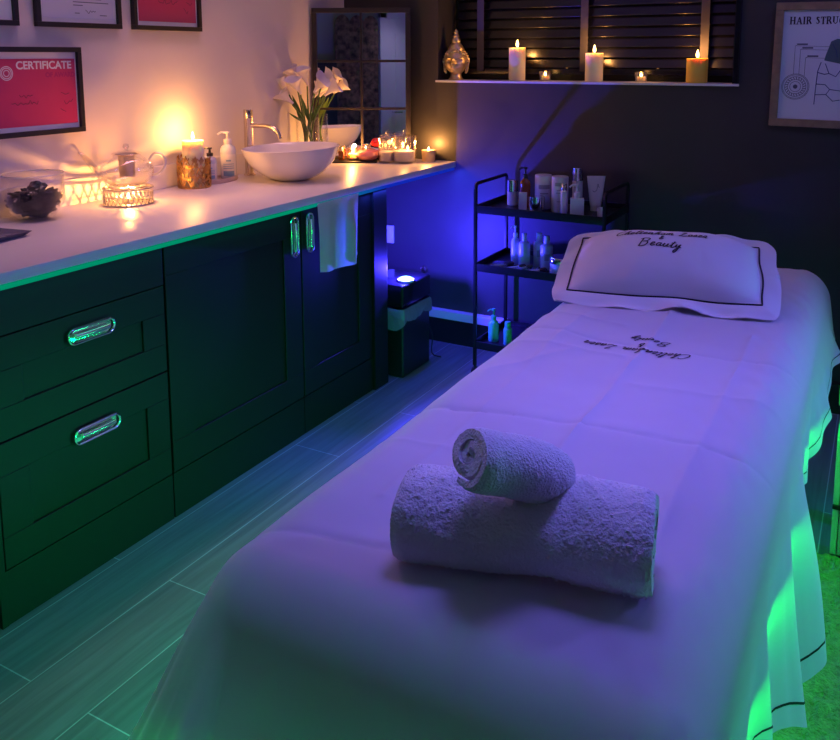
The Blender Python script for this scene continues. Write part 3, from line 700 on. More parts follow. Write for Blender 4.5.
for line in ([(.175,.255),(.165,.22),(.162,.16),(.160,.09)],[(.165,.215),(.19,.208),(.205,.212)],[(.163,.17),(.195,.168),(.212,.15),(.20,.13),(.162,.128)],[(.19,.25),(.205,.212),(.23,.20),(.245,.225)],[(.212,.15),(.25,.145),(.27,.165)],[(.200,.13),(.225,.105),(.25,.11)],[(.21,.325),(.225,.30),(.23,.275)]):
    ribbon(b, [(x,Y-.0005,z) for x,z in line], (0,-1,0), .003, .0004)
link('skin_lines', b, mat('ink_blue',(.05,.09,.2),.5), pp, smooth=False)

# ------------------------------------------------------------------ socket, hook
so_ = thing('wall_socket','white double plug socket on the dark wall between cupboard and bin','socket',(-.390,-.001,.471))
link('face_plate', bx(BM(),-.045,.045,-.010,0,0,.092,.003), M['white'], so_); b = BM()
for x in (-.02,.02): bx(b,x-.008,x+.008,-.014,-.009,.05,.074,.002)
link('switch', b, M['white'], so_)
hk = thing('wall_hook','small brass knob low on the dark wall right of the bin','hook',(-.158,0,.36))
rot = Matrix.Rotation(PI/2,4,'X'); link('knob', lathe(BM(), [(0,0),(.012,0),(.010,.012),(.018,.022),(.016,.034),(0,.038)], 16, rot=rot), M['brass'], hk)

# ------------------------------------------------------------------ bin with night light
bn = thing('pedal_bin','slim black bin with a crumpled liner, in the gap at the end of the worktop','bin',(-.075,-.43,0))
b = BM(); bx(b,-.105,.105,-.125,.125,0,.30,.014,3); link('body', b, M['black'], bn)
b = BM(); n = 60; rows = []; rr = random.Random(4)
prm = []
for k in range(n):
    a = 2*PI*k/n; c_, s_ = cos(a), sin(a); q = 1/max(abs(c_)/.112, abs(s_)/.132); prm.append((q*c_, q*s_))
for j in range(6):
    z = [.318,.312,.296,.28,.268,.258][j]; rows.append([])
    for k,(x,y) in enumerate(prm):
        w_ = noise.noise(Vector((x*30,y*30,j*.5))); g = [.96,1.0,1.02,1.03,1.035,1.03][j]+.045*w_
        rows[-1].append((x*g,y*g,z-(j*.005)*(1+2.2*noise.noise(Vector((x*9,y*9,3)))+.8*noise.noise(Vector((x*37,y*37,3))))+j*.004 ))
rings_mesh(b, rows); link('bin_liner', b, M['bag'], bn)
b = BM(); bx(b,-.108,.108,-.128,.128,.325,.425,.012,3); link('lid', b, M['black_gloss'], bn)
b = BM(); tube(b, cr([(.09,.126,.20),(.105,.15,.12),(.10,.155,.03),(.13,.19,.004)],5), .003, 6); o = link('cable', b, M['black'], loc=(-.075,-.43,.0)); tag(o,'thin black cable hanging down beside the bin to the floor','cable')
nl = thing('night_light','round blue glowing puck light on top of the black bin','light',(-.004,-.468,.425))
link('housing', lathe(BM(), [(0,0),(.036,0),(.038,.004),(.037,.010),(.034,.010),(0,.009)], 28), M['white'], nl)
link('diffuser', lathe(BM(), [(0,.021),(.018,.0195),(.028,.016),(.033,.0095),(0,.0095)], 28), M['lamp_blue'], nl)
lamp('night_light_lamp', (-.001,-.468,.475), (.045,.03,1), 64, .015)

# ------------------------------------------------------------------ trolley
TX0,TX1,TY0,TY1 = .305,.880,-.388,-.048
tr = thing('trolley','black metal three tier trolley full of products against the dark wall','trolley',(TX0,TY0,0)); tw_, td_ = TX1-TX0, TY1-TY0
for x,y in ((0,0),(tw_,0),(0,td_),(tw_,td_)):
    link('post', box(BM(),(x,y,.46),(.014,.014,.80),.002), M['black_metal'], tr)
for x in (0,tw_):
    b = BM(); tube(b, cr([(x,0,.84),(x,.004,.872),(x,.018,.882)],4)+cr([(x,td_-.018,.882),(x,td_-.004,.872),(x,td_,.84)],4), .008, 8); link('push_handle', b, M['black_metal'], tr)
for z in (.15,.505,.765):
    b = BM(); bx(b,-.002,tw_+.002,-.002,td_+.002,z-.004,z,.001)
    for a in ((-.006,.002,-.006,td_+.006),(tw_-.002,tw_+.006,-.006,td_+.006),(-.006,tw_+.006,-.006,.002),(-.006,tw_+.006,td_-.002,td_+.006)): bx(b,a[0],a[1],a[2],a[3],z-.012,z+.022,.0015)
    link('tray', b, M['black_metal'], tr)
for x in (0,tw_):
    for y in (0,td_):
        b = BM(); lathe(b, [(0,-.008),(.024,-.008),(.027,0),(.024,.008),(0,.008)], 18, c=(x,y,.028), rot=Matrix.Rotation(PI/2,4,'Y')); tube(b, [(x,y,.03),(x+.0,y,.062)], .006, 8); link('caster', b, M['black'], tr)

def bottle(loc, r, h, label, body, cap=None, cr_=.5, ch=.2, lab=None, rz=0, group='products on the trolley', name='product_bottle', neck=.08, cat='bottle'):
    t = thing(name, label, cat, loc, rz, group); hb = h*(1-ch)
    sh = h*neck
    link('bottle_body', lathe(BM(), [(0,0),(r*.95,0),(r,.003),(r,hb-sh),(r*.93,hb-sh*.5),(r*cr_,hb-.001),(0,hb)], 24), M[body], t)
    if cap: link('cap', lathe(BM(), [(0,hb),(r*cr_*1.05,hb),(r*cr_*1.05,h-.002),(r*cr_*.95,h),(0,h)], 20), M[cap], t)
    if lab:
        b = BM(); n = 12
        for z0,z1,w_ in lab:
            rows = [[(r*1.02*sin(a),-r*1.02*cos(a),h*zz) for a in [(-1+2*i/n)*w_+.5 for i in range(n+1)]] for zz in (z0,z1)]
            rings_mesh(b, rows, closed_u=False)
        link('label', b, M['label_grey'], t)
    return t
ZT = .7655; ZM = .5055; ZB = .1505; g1 = 'products on the upper trolley tray'; g2 = 'products on the middle trolley tray'
bottle((.395,-.19,ZT),.024,.115,'white jar with shiny chrome top, leftmost on the upper tray','plastic_white','chrome',1.0,.45,group=g1,neck=.01)
pump_bottle((.466,-.215,ZT),.18,.024,'amber bottle with black pump on the upper trolley tray','amber','plastic_dark',None,rz=.4,group=g1)
o = link('product_box', bx(BM(),-.017,.017,-.010,.010,0,.080,.001), M['plastic_white'], loc=(.490,-.300,ZT), rot=(0,0,.3)); tag(o,'small pale carton in front of the amber pump bottle','box',g1)
bottle((.545,-.20,ZT),.037,.150,'wide pale tub with lettering and silver band on the upper tray','plastic_white',None,lab=[(.60,.72,.7),(.45,.48,.5)],group=g1,ch=0,neck=.02,cr_=.96)
o = link('silver_jar', lathe(BM(), [(0,0),(.033,0),(.034,.03),(.034,.065),(0,.066)], 28), M['chrome'], loc=(.548,-.285,ZT)); tag(o,'low chrome jar in front of the wide lettered tub','jar',g1)
bottle((.638,-.245,ZT),.036,.155,'pale cylinder with a bold dark line of lettering, in the middle of the upper tray','plastic_white',None,lab=[(.74,.84,.75),(.62,.64,.5),(.54,.56,.6),(.3,.32,.5)],group=g1,ch=0,neck=.02,cr_=.96)
bottle((.682,-.315,ZT),.0145,.135,'slim pale bottle with silver cap before the lettered cylinder','plastic_white','chrome',.8,.22,group=g1,neck=.03)
bottle((.690,-.165,ZT),.022,.185,'tall slim bottle with ribbed chrome cap on the upper tray','plastic_white','chrome',.95,.30,group=g1,neck=.02)
# tube standing on its cap
t = thing('cream_tube','white squeeze tube with handwritten lettering standing on its cap','tube',(.768,-.150,ZT),.45,g1)
b = BM(); rows = []
for j in range(9):
    s = j/8; rows.append([( (.024+.016*s)*cos(2*PI*k/28), (.022*(1-s)+.002)*sin(2*PI*k/28), .022+.130*s) for k in range(28)])
rings_mesh(b, rows, cap=True); link('tube_body', b, M['plastic_white'], t)
link('cap', lathe(BM(), [(0,0),(.022,0),(.022,.022),(0,.022)], 22), M['plastic_white'], t)
b = BM(); ribbon(b, [(-.016+a.x, -.0225+.016*(.085+a.y*1.0-.03)/.13*1.0-.002, .085+a.y+a.x*.8) for a in script_pts(31,8,.035,.018)], (0,-1,0), .0022, .0006); link('lettering', b, M['ink_grey'], t, smooth=False)
pump_bottle((.745,-.330,ZT),.140,.028,'square white pump bottle at the front of the upper tray','plastic_white','plastic_white',None,rz=.35,group=g1,sq=True,head=.055)
o = link('small_pot', lathe(BM(), [(0,0),(.017,0),(.017,.036),(.015,.040),(0,.040)], 20), M['plastic_white'], loc=(.835,-.285,ZT)); tag(o,'tiny white pot beside the right handle of the upper tray','pot',g1)
# middle tray
pump_bottle((.430,-.235,ZM),.175,.019,'slim spray bottle with white nozzle, leftmost on the middle tray','plastic_clear','plastic_white',None,rz=.4,group=g2,name='spray_bottle')
bottle((.482,-.255,ZM),.026,.150,'pale round bottle beside the spray bottle on the middle tray','plastic_clear','plastic_white',.42,.22,group=g2,neck=.14)
bottle((.536,-.215,ZM),.025,.150,'pale bottle behind and between two others on the middle tray','plastic_clear','plastic_white',.48,.24,group=g2,neck=.12,lab=[(.30,.5,.5)])
bottle((.585,-.250,ZM),.028,.148,'rightmost of the three matching pale bottles on the middle tray','plastic_clear','plastic_white',.44,.22,group=g2,neck=.14,lab=[(.28,.48,.5)])
j = thing('cream_jar','wide jar with metallic screw lid at the right of the middle tray','jar',(.680,-.325,ZM),0,g2)
link('jar_wall', lathe(BM(), [(0,0),(.046,0),(.049,.004),(.049,.055),(.044,.058),(0,.058)], 32), M['plastic_clear'], j); link('lid', lathe(BM(), [(.050,.056),(.051,.058),(.051,.078),(.048,.082),(0,.082)], 32), M['chrome'], j)
ct = link('acrylic_tray', None or bx(BM(),-.11,.11,-.05,.05,0,.022,.003), M['glass_tint'], loc=(.450,-.345+.04,ZM), rot=(0,0,0)); 
bpy.data.objects.remove(ct)
for k,(bxx,byy,brz,ps) in enumerate(((.350,-.360,-1.0,'lying farthest left'),(.385,-.375,-.6,'second from the left'),(.425,-.368,-.95,'in the centre of the pile'),(.470,-.378,-.7,'second from the right'),(.520,-.372,-1.1,'lying farthest right'))):
    t = thing('cosmetic_brush','makeup brush on the middle trolley tray, '+ps,'brush',(bxx,byy,ZM+.001),brz,'makeup brushes on the middle tray')
    b = BM(); tube(b, [(0,0,.005),(0,.05,.010),(0,.075,.013)], [.0045,.006,.005], 8); link('handle', b, M['label_grey' if k%2 else 'plastic_clear'], t)
    b = BM(); tube(b, [(0,.075,.013),(0,.085,.014),(0,.10,.015),(0,.108,.016)], [.006,.010,.011,.003], 8); link('bristles', b, M['brush_hair'], t)
for k,(px_,w_) in enumerate(((.398,.07),(.520,.09))):
    o = link('clear_packet', bx(BM(),-w_/2,w_/2,-.030,.030,0,.016 if k else .020,.004), M['glass_tint'], loc=(px_,-.318,ZM+.0005), rot=(0,0,.12)); tag(o,['crinkled clear packet under the spray bottle on the middle tray','larger clear packet in front of the matching bottles on the middle tray'][k],'packet',g2)
# bottom tray
pump_bottle((.352,-.290,ZB),.150,.024,'green tinted pump bottle, left of the pair on the lowest trolley tray','green_plastic','green_plastic',None,rz=.4,group='green bottles on the lowest tray')
bottle((.428,-.305,ZB),.019,.105,'shorter green capped bottle beside the bed on the lowest trolley tray','green_plastic','green_plastic',.7,.25,group='green bottles on the lowest tray')

# ------------------------------------------------------------------ massage table
BX0,BX1,BY0,BY1,BZ = 1.045,1.735,-2.885,-.73,.755
mt_ = thing('massage_table','padded treatment couch under the white sheet','bed',(1.39,-1.81,0))
link('mattress', bx(BM(),-.285,.285,-1.015,1.015,.655,.735,.037,5), M['mattress'], mt_)
b = BM(); bx(b,-.285,.285,-1.01,1.01,.60,.654,.005); link('base_frame', b, M['wood_pale'], mt_, smooth=False)
for x in (-.27,.27):
    for y in (-.93,.93): link('leg', box(BM(),(x,y,.30),(.05,.05,.60),.006), M['wood_pale'], mt_)
link('led_strip', bx(BM(),.280,.289,-1.0,1.0,.588,.599,.001), M['green_led'], mt_, smooth=False)
link('led_strip', bx(BM(),-.289,-.280,-1.0,1.0,.588,.599,.001), M['green_led'], mt_, smooth=False)

cx, cy, hw, hl, er = 1.39, (BY0+BY1)/2, (BX1-BX0)/2, (BY1-BY0)/2, .09
CREASE = [((1.385,-1.45),(1.40,-2.62),.0035,.007,1),((1.06,-2.25),(1.735,-2.20),.0035,.007,-1),((1.05,-1.76),(1.735,-1.70),.003,.007,-1),((1.60,-1.55),(1.605,-2.7),.003,.009,1),((1.19,-1.55),(1.20,-2.6),.0018,.008,1),
          ((1.07,-2.76),(1.30,-2.71),.002,.008,-1),((1.05,-1.62),(1.30,-1.60),.0025,.010,1),((1.10,-1.85),(1.36,-1.83),.0022,.010,1),((1.42,-1.98),(1.70,-1.95),.002,.010,1),((1.12,-2.05),(1.25,-1.85),.002,.012,1),((1.05,-2.42),(1.22,-2.40),.0015,.010,1)]
def topz(x, y):
    z = 0; p = Vector((x,y))
    for a, c, amp, w_, sg in CREASE:
        A = Vector(a); B = Vector(c); d = B-A; t = (p-A).dot(d)/d.length_squared; tt = min(1,max(0,t)); wob = .006*noise.noise(Vector((x*5,y*5,amp*900)))
        q = (p-(A+d*tt)).length+wob
        z += sg*amp*1.9*math.exp(-abs(q)/(w_*1.3)) + amp*3.0*math.exp(-abs(q)/(w_*9))*noise.noise(Vector((x*3,y*3,amp*500)))
    z += .0100*noise.noise(Vector((x*4,y*4,1)))+.0055*noise.noise(Vector((x*9,y*6,5)))+.0012*noise.noise(Vector((x*24,y*18,5)))
    k = max(0,(x-1.55)/.155); z += .0060*k*noise.noise(Vector(((x+y*.6)*26,(y-x*.6)*7,9)))
    return z
def dropL(side, y):
    if side == 'R':
        P_ = [(-3.0,.36),(-2.7,.33),(-2.45,.34),(-2.2,.48),(-2.0,.56),(-1.85,.52),(-1.7,.36),(-1.5,.34),(-1.3,.27),(-1.1,.215),(-.5,.20)]
        for (a,u),(c,v) in zip(P_,P_[1:]):
            if y <= c: t = max(0,min(1,(y-a)/(c-a))); t = t*t*(3-2*t); return u+(v-u)*t
        return .16
    t = max(0,min(1,(y+2.75)/.4)); return LL*(1-t)+.16*t
LF, LB_, LL, LR = .52, .30, .42, .6
def sheet(u, v, lift=0):
    # u,v: cloth coordinates from the centre of the couch
    x = max(-(hw-er), min(hw-er, u)); y = max(-(hl-er), min(hl-er, v)); du, dv = u-x, v-y
    if du > 0: du *= (dropL('R', cy+y))/LR
    elif du < 0: du *= dropL('L', cy+y)/LL
    d = math.hypot(du, dv)
    if d < 1e-9: return Vector((cx+x, cy+y, BZ+topz(cx+x,cy+y)+lift))
    nx, ny = du/d, dv/d; p = Vector((cx+x,cy+y,0)); corner = 2*abs(nx*ny)
    side = .22 if u < 0 else .05+.11*math.exp(-((cy+y+2.05)/.20)**2)-.04*math.exp(-((cy+y+1.62)/.16)**2)+.20*math.exp(-((cy+y+1.05)/.30)**2)
    fl = side*nx*nx+(.24 if v < 0 else .12)*ny*ny+(.34 if u < 0 and v < 0 else .04)*corner**.8
    am = PI/2-math.asin(fl); q = er*am
    if d <= q: a = d/er; out, dn = er*sin(a), er*(1-cos(a)); sd = 0
    else:
        sd = d-q; a = am
        fold = noise.noise(Vector(((p.x)*5.2+nx*1.6, (p.y)*5.2+ny*1.6, 3.3)))+.5*noise.noise(Vector((p.x*13+nx*4,p.y*13+ny*4,8)))
        amp = .30*(1-math.exp(-sd*sd/.05))*((.42+.3*corner) if u < 0 else .34*nx*nx+.42*ny*ny)
        out = er*sin(am)+sd*fl+amp*fold; dn = er*(1-cos(am))+sd*math.sqrt(1-fl*fl)
    z = BZ-dn + topz(p.x+nx*min(out,er), p.y+ny*min(out,er))*max(0,1-dn/er)**2
    r = Vector((p.x+nx*out, p.y+ny*out, z))
    if lift:
        r += Vector((nx*min(1,dn/er), ny*min(1,dn/er), max(0,1-dn/er)))*lift
    return r
sh = thing('couch_sheet','white embroidered cotton sheet draped over the treatment couch, pressed fold creases','sheet',(0,0,0))
US = [-hw-LL+(2*hw+LL+LR)*i/340 for i in range(341)]; VS = [-hl-LF+(2*hl+LF+LB_)*j/600 for j in range(601)]
b = BM(); rings_mesh(b, [[sheet(u,v) for u in US] for v in VS], closed_u=False); bmesh.ops.recalc_face_normals(b, faces=b.faces)
link('cloth', b, M['sheet'], sh)
b = BM()
def cloth_ribbon(b, uv, w_, lift=.0012):
    pts = [Vector(p) for p in uv]; prev = None
    for i in range(len(pts)):
        d = pts[min(i+1,len(pts)-1)]-pts[max(i-1,0)]; d = d.normalized() if d.length > 1e-9 else Vector((1,0)); s_ = Vector((-d.y,d.x))*w_/2
        cur = (b.verts.new(sheet(*(pts[i]+s_),lift)), b.verts.new(sheet(*(pts[i]-s_),lift)))
        if prev: b.faces.new((prev[0],cur[0],cur[1],prev[1]))
        prev = cur
i_ = .055
cloth_ribbon(b, [(hw+LR-i_, -hl-LF+i_+k*.02) for k in range(int((2*hl+LF+LB_-2*i_)/.02))], .006)
cloth_ribbon(b, [(-hw-LL+i_+k*.02, -hl-LF+i_) for k in range(int((2*hw+LL+LR-2*i_)/.02))], .004)
link('hem_stitching', b, M['thread'], sh)

# cursive lettering from hand drawn strokes (x advance, strokes)
GL = {'C':(.62,[[(.55,.85),(.42,1.0),(.2,.85),(.08,.5),(.15,.12),(.35,0),(.62,.18)]]),
'h':(.42,[[(0,.1),(.16,.6),(.25,1.0),(.15,.95),(.12,.4),(.10,0)],[(.10,.05),(.2,.4),(.3,.45),(.3,.1),(.34,0),(.42,.1)]]),
'e':(.34,[[(0,.12),(.2,.28),(.22,.45),(.12,.45),(.06,.2),(.14,0),(.34,.12)]]),
'l':(.26,[[(0,.1),(.14,.6),(.2,1.0),(.1,.95),(.08,.3),(.14,0),(.26,.1)]]),
't':(.28,[[(0,.1),(.12,.5),(.14,.8),(.10,.3),(.14,0),(.28,.1)],[(.0,.58),(.26,.62)]]),
'n':(.42,[[(0,.1),(.08,.42),(.08,0)],[(.08,.1),(.2,.42),(.28,.4),(.28,.05),(.34,0),(.42,.1)]]),
'a':(.38,[[(.28,.38),(.14,.44),(.05,.2),(.12,0),(.24,.15),(.28,.42),(.27,.05),(.38,.1)]]),
'm':(.58,[[(0,.1),(.07,.42),(.07,0)],[(.07,.1),(.16,.42),(.23,.38),(.23,0)],[(.23,.1),(.34,.42),(.42,.38),(.42,.05),(.5,0),(.58,.1)]]),
'L':(.60,[[(.12,.72),(.3,1.0),(.36,.85),(.2,.3),(.04,.05),(.2,.1),(.38,0),(.6,.12)]]),
's':(.30,[[(0,.1),(.14,.5),(.2,.2),(.12,0),(.02,.06)],[(.12,0),(.30,.1)]]),
'r':(.32,[[(0,.1),(.10,.48),(.22,.42),(.16,.1),(.22,0),(.32,.1)]]),
'&':(.45,[[(.4,.1),(.1,.75),(.2,.95),(.3,.8),(.08,.3),(.12,.02),(.3,.05),(.42,.4)]]),
'B':(.66,[[(.14,.95),(.12,.5),(.08,0)],[(.0,.8),(.2,1.0),(.5,.95),(.45,.6),(.2,.52)],[(.2,.52),(.5,.45),(.48,.1),(.2,0),(.02,.1)]]),
'u':(.38,[[(0,.1),(.07,.42),(.05,.1),(.14,0),(.26,.2),(.27,.42),(.26,.08),(.38,.1)]]),
'y':(.38,[[(0,.1),(.07,.42),(.06,.15),(.16,.1),(.27,.42),(.24,-.1),(.12,-.45),(.04,-.3),(.2,-.02),(.38,.1)]]), ' ':(.3,[])}
def cursive(text, size, slant=.25):
    x = 0; out = []
    for ch in text:
        w_, S = GL[ch]
        for s_ in S: out.append([((x+a+slant*c)*size, c*size) for a,c in [(p.x,p.y) for p in cr([(a,c,0) for a,c in s_],4)]])
        x += w_*1.08
    return out, x*size
def embroider(lines, fn):   # fn(strokes) draws; lines: (text,size,x0 or None centre,y)
    for text, size, xc, y in lines:
        S, w_ = cursive(text, size)
        for s_ in S: fn([(a-w_/2+xc, c+y) for a,c in s_])
b = BM()
# lettering reads from the head of the couch: turned half round
tx, ty_ = 1.378-cx, -1.70-cy
embroider([('Cheltenham Laser',.036,0,0),('&',.026,0,-.042),('Beauty',.036,-.01,-.085)], lambda s_: cloth_ribbon(b, [(tx-a+.0*c, ty_-.055-c-.10*a) for a,c in s_], .0030, .0016))
link('embroidery', b, M['thread'], sh, smooth=False)

# ------------------------------------------------------------------ pillow
PL = thing('pillow','white pillow with black piping and embroidered lettering at the head of the couch','pillow',(1.318,-1.240,.818))
PL.rotation_euler = (math.radians(13),math.radians(-1),math.radians(9.5))
ai, bi, ao, bo = .255,.168,.306,.232
def pil(a, c, top, lift=0):
    ea = min(1,abs(a)/ai); eb = min(1,abs(c)/bi); h_ = (1-ea**2.6)**.62*(1-eb**2.4)**.62
    n_ = .006*noise.noise(Vector((a*7,c*7,2)))+.003*noise.noise(Vector((a*19,c*15,4)))
    o_ = max(0,abs(a)-ai,abs(c)-bi)/.05
    wav = (.020*noise.noise(Vector((a*9,c*9,7))) - .006*min(1,o_)*(1 if c < 0 else 0) )*min(1,o_*1.2)
    pin = 1-.05*(1-min(1,abs(a)/ao)**2)*0
    z = (.095*h_+.004 if top else -.034*h_) + n_*(h_ > .02) + wav + (lift if top else -lift)
    x = a*(1-.04*math.cos(c/bo*PI/2)*abs(a)/ao*0); y = c
    # soft irregular outline
    x -= (.022 if a > 0 else -.022)*abs(c/bo)**6*abs(a/ao)**3; y -= (.020 if c > 0 else -.020)*abs(a/ao)**8*abs(c/bo)**3; z -= .008*min(1,o_)*abs(a/ao)**6
    x += .016*noise.noise(Vector((c*8,a*3,1)))*abs(a)/ao; y += .012*noise.noise(Vector((a*7,3,c*3)))*abs(c)/bo
    return Vector((x,y,z))
b = BM(); NA, NB = 96, 70
for top in (True, False):
    rows = [[pil(-ao+2*ao*i/NA, -bo+2*bo*j/NB, top) for i in range(NA+1)] for j in range(NB+1)]
    rings_mesh(b, rows, closed_u=False)
bmesh.ops.recalc_face_normals(b, faces=b.faces); link('pillow_case', b, M['pillow'], PL)
b = BM(); k_ = .985; loop = []
for (a0,c0),(a1,c1) in (((-1,-1),(1,-1)),((1,-1),(1,1)),((1,1),(-1,1)),((-1,1),(-1,-1))):
    for q in range(40): t = q/40; loop.append(pil((a0+(a1-a0)*t)*(ai+.006),(c0+(c1-c0)*t)*(bi+.006),True,.001))
tube(b, loop, .0024, 6, closed=True); link('piping', b, M['thread'], PL)
b = BM()
def pil_ribbon(s_):
    prev = None; P_ = [Vector(p) for p in s_]
    for i in range(len(P_)):
        d = P_[min(i+1,len(P_)-1)]-P_[max(i-1,0)]; d = d.normalized() if d.length > 1e-9 else Vector((1,0)); n_ = Vector((-d.y,d.x))*.0019
        cur = (b.verts.new(pil(*(P_[i]+n_),True,.0016)), b.verts.new(pil(*(P_[i]-n_),True,.0016)))
        if prev: b.faces.new((prev[0],cur[0],cur[1],prev[1]))
        prev = cur
embroider([('Cheltenham Laser',.038,-.015,.030),('&',.024,-.012,-.005),('Beauty',.046,-.015,-.050)], pil_ribbon); link('embroidery', b, M['thread'], PL, smooth=False)

# ------------------------------------------------------------------ rolled towels
def roll(name, label, L, R, flat, turns, th, mat_, seed, group=None, endtaper=.0, pile=.003):
    t = thing(name, label, 'towel', (0,0,0), 0, group); b = BM()
    n = int(turns*(150 if L > .2 else 84)); NL = 190 if L > .2 else 130
    def sec(q, side):   # spiral section; q 0..1 from centre out, side 0 outer / 1 inner
        a = q*turns*2*PI; r = .006+(R-.006)*q - (th*.86 if side else 0); r = max(.001, r); return r*cos(a), r*sin(a)*flat
    for side in (0,1):
        rows = []
        for i in range(NL+1):
            s = -L/2+L*i/NL; e = max(0,(abs(s)-L/2+.02)/.02); row = []
            for k in range(n+1):
                q = k/n; y, z = sec(q, side); es = s + (.006*noise.noise(Vector((q*9,seed,i*0)))-.003*(1-q))*e*(1 if s > 0 else -1)
                g = 1-.10*e*e*(q > .6)
                nv = noise.noise(Vector((s*14+seed,y*14,z*14)))*.006 + noise.noise(Vector((s*60+seed,y*60,z*60)))*pile*.5 + abs(noise.noise(Vector((s*190,y*190,z*190))))*pile*1.3
                m_ = math.hypot(y,z)+1e-6; y2 = y*g+nv*y/m_*(q > .8); z2 = z*g+nv*z/m_*(q > .8)
                row.append((es, y2, z2))
            rows.append(row)
        V = [[b.verts.new(p) for p in r_] for r_ in rows]
        for A, B in zip(V, V[1:]):
            for k in range(n):
                f = (A[k],A[k+1],B[k+1],B[k]) if side else (A[k],B[k],B[k+1],A[k+1]); b.faces.new(f)
        if side == 0: V0 = V
    for idx in (0,-1):
        for k in range(n):
            A, B = V0[idx], V[idx]; b.faces.new((A[k],A[k+1],B[k+1],B[k]))
    for i in range(NL): b.faces.new((V0[i][n],V0[i+1][n],V[i+1][n],V[i][n]))
    bmesh.ops.recalc_face_normals(b, faces=b.faces)
    o = link('rolled_terry', b, M[mat_], t); return t, o
big, bo_ = roll('bath_towel','large white terry towel rolled up lengthwise near the foot of the couch',.335,.086,.80,2.75,.0270,'towel',1)
for v in bo_.data.vertices:      # fold valley where the roll on top rests, slight sag
    x, y, z = v.co; 
    if z > 0: v.co.z -= .012*math.exp(-((x+.02+ y*.6)/.05)**2)*(z/.06)
    v.co.z += .006*sin(x*9)
    v.co.y += .010*sin(x*14+1)
    if z < -.052: v.co.z = -.052-(v.co.z+.052)*-.2
big.location = (1.462,-2.655,BZ+.062); big.rotation_euler = (math.radians(-100),0,math.radians(7))
big.rotation_euler = (0,0,math.radians(10))
sm, so2 = roll('hand_towel','small white towel tightly rolled, resting on top of the large rolled towel',.160,.048,.86,3.75,.0114,'towel',5,pile=.0016)
for v in so2.data.vertices: v.co.y += .006*sin(v.co.x*12); v.co.z += -.05*(v.co.x+.08)*0
sm.location = (1.413+.040,-2.742+.060,.935-.030); sm.rotation_euler = (0,math.radians(25),math.radians(55))

# ------------------------------------------------------------------ right of the couch: rug and side cabinet
b = BM(); NX, NY = 150, 260; rows = []
for j in range(NY+1):
    y = -3.7+2.56*j/NY; rows.append([(1.705+1.0*i/NX, y+.010*noise.noise(Vector((i*.3,0,0))), .002+(.020+.010*noise.noise(Vector((i*.35,j*.35,0)))+.006*noise.noise(Vector((i*.9,j*.9,4))) if 0 < i < NX and 0 < j < NY else 0)) for i in range(NX+1)])
rings_mesh(b, rows, closed_u=False); o = link('shaggy_rug', b, M['rug']); tag(o,'pale shaggy rug on the floor along the right side of the couch','rug')
sc_ = thing('side_cabinet','pale low cabinet with dark bar handle behind the rug, right of the couch','cabinet',(1.788,-1.125,0))
link('carcass', bx(BM(),0,.42,.018,.36,.0,.36,.003), M['white'], sc_, smooth=False)
for x in (0.002,.022): pass
link('door', bx(BM(),.002,.016,0,.017,.012,.355,.001), M['white'], sc_, smooth=False); link('door', bx(BM(),.020,.418,0,.017,.012,.355,.001), M['white'], sc_, smooth=False)
b = BM(); box(b,(.10,-.012,.162),(.20,.010,.012),.002); link('bar_handle', b, M['black'], sc_)
b = BM(); bx(b,.004,.416,.10,.35,.36,.46); link('shelf_back', b, M['black'], sc_, smooth=False)
link('cabinet_top', bx(BM(),-.002,.424,-.004,.365,.46,.515,.004), M['wood_pale'], sc_, smooth=False)
tb = bottle((1.812,-1.085,.5155),.020,.16,'dark bottle standing on the side cabinet right of the couch','plastic_dark','plastic_dark',.4,.3,group=None)
del_ = tb
fc = link('folded_cloth', bx(BM(),-.03,.10,-.02,.10,0,.026,.008,3), M['face_cloth'], loc=(1.835,-1.10,.5155)); 
tb.location = (1.875,-1.03,.5425)
tag(fc,'pale folded cloth on the side cabinet right of the couch','cloth')

# ------------------------------------------------------------------ behind the viewer, seen in the mirror
fs = thing('folding_screen','dark carved folding screen behind the viewer, reflected in the mirror','screen',(1.21,-4.42,0))
for k in range(3):
    b = BM(); rows = []; w_ = .16; x0 = k*w_; kz = .05*(1 if k % 2 else -1)
    t = bmesh.new(); top = [(x0+w_*q/8, 1.94+.07*sin(PI*q/8)**.7) for q in range(9)]
    vs = [t.verts.new((x,0,z)) for x,z in [(x0,.02)]+top+[(x0+w_,.02)]]; f = t.faces.new(vs)
    r_ = bmesh.ops.extrude_face_region(t, geom=[f]); bmesh.ops.translate(t, vec=(0,.022,0), verts=[g for g in r_['geom'] if isinstance(g,bmesh.types.BMVert)])
    bmesh.ops.recalc_face_normals(t, faces=t.faces); merge(b, t)
    link('screen_panel', b, M['screen'], fs, smooth=False)
tc_ = thing('tall_cabinet','black tall cabinet left of the carved screen, seen only in the mirror','cabinet',(.30,-4.55,0))
link('carcass', bx(BM(),0,.86,.0,.30,.0,1.52,.004), M['black'], tc_, smooth=False); link('door', bx(BM(),.01,.425,.30,.315,.03,1.49,.002), M['black'], tc_, smooth=False); link('door', bx(BM(),.435,.85,.30,.315,.03,1.49,.002), M['black'], tc_, smooth=False)
dr = thing('door_1','','',(1.86,-4.58,0)); del dr['label']; del dr['category']; dr['kind'] = 'structure'
link('door_leaf', bx(BM(),0,.80,0,.04,0,2.0,.003), M['white'], dr, smooth=False)
b = BM()
for a in ((.10,.36),(.44,.70)):
    for c in ((.15,.95),(1.05,1.85)): bx(b,a[0],a[1],.04,.048,c[0],c[1],.006)
link('door_panels', b, M['white'], dr, smooth=False)
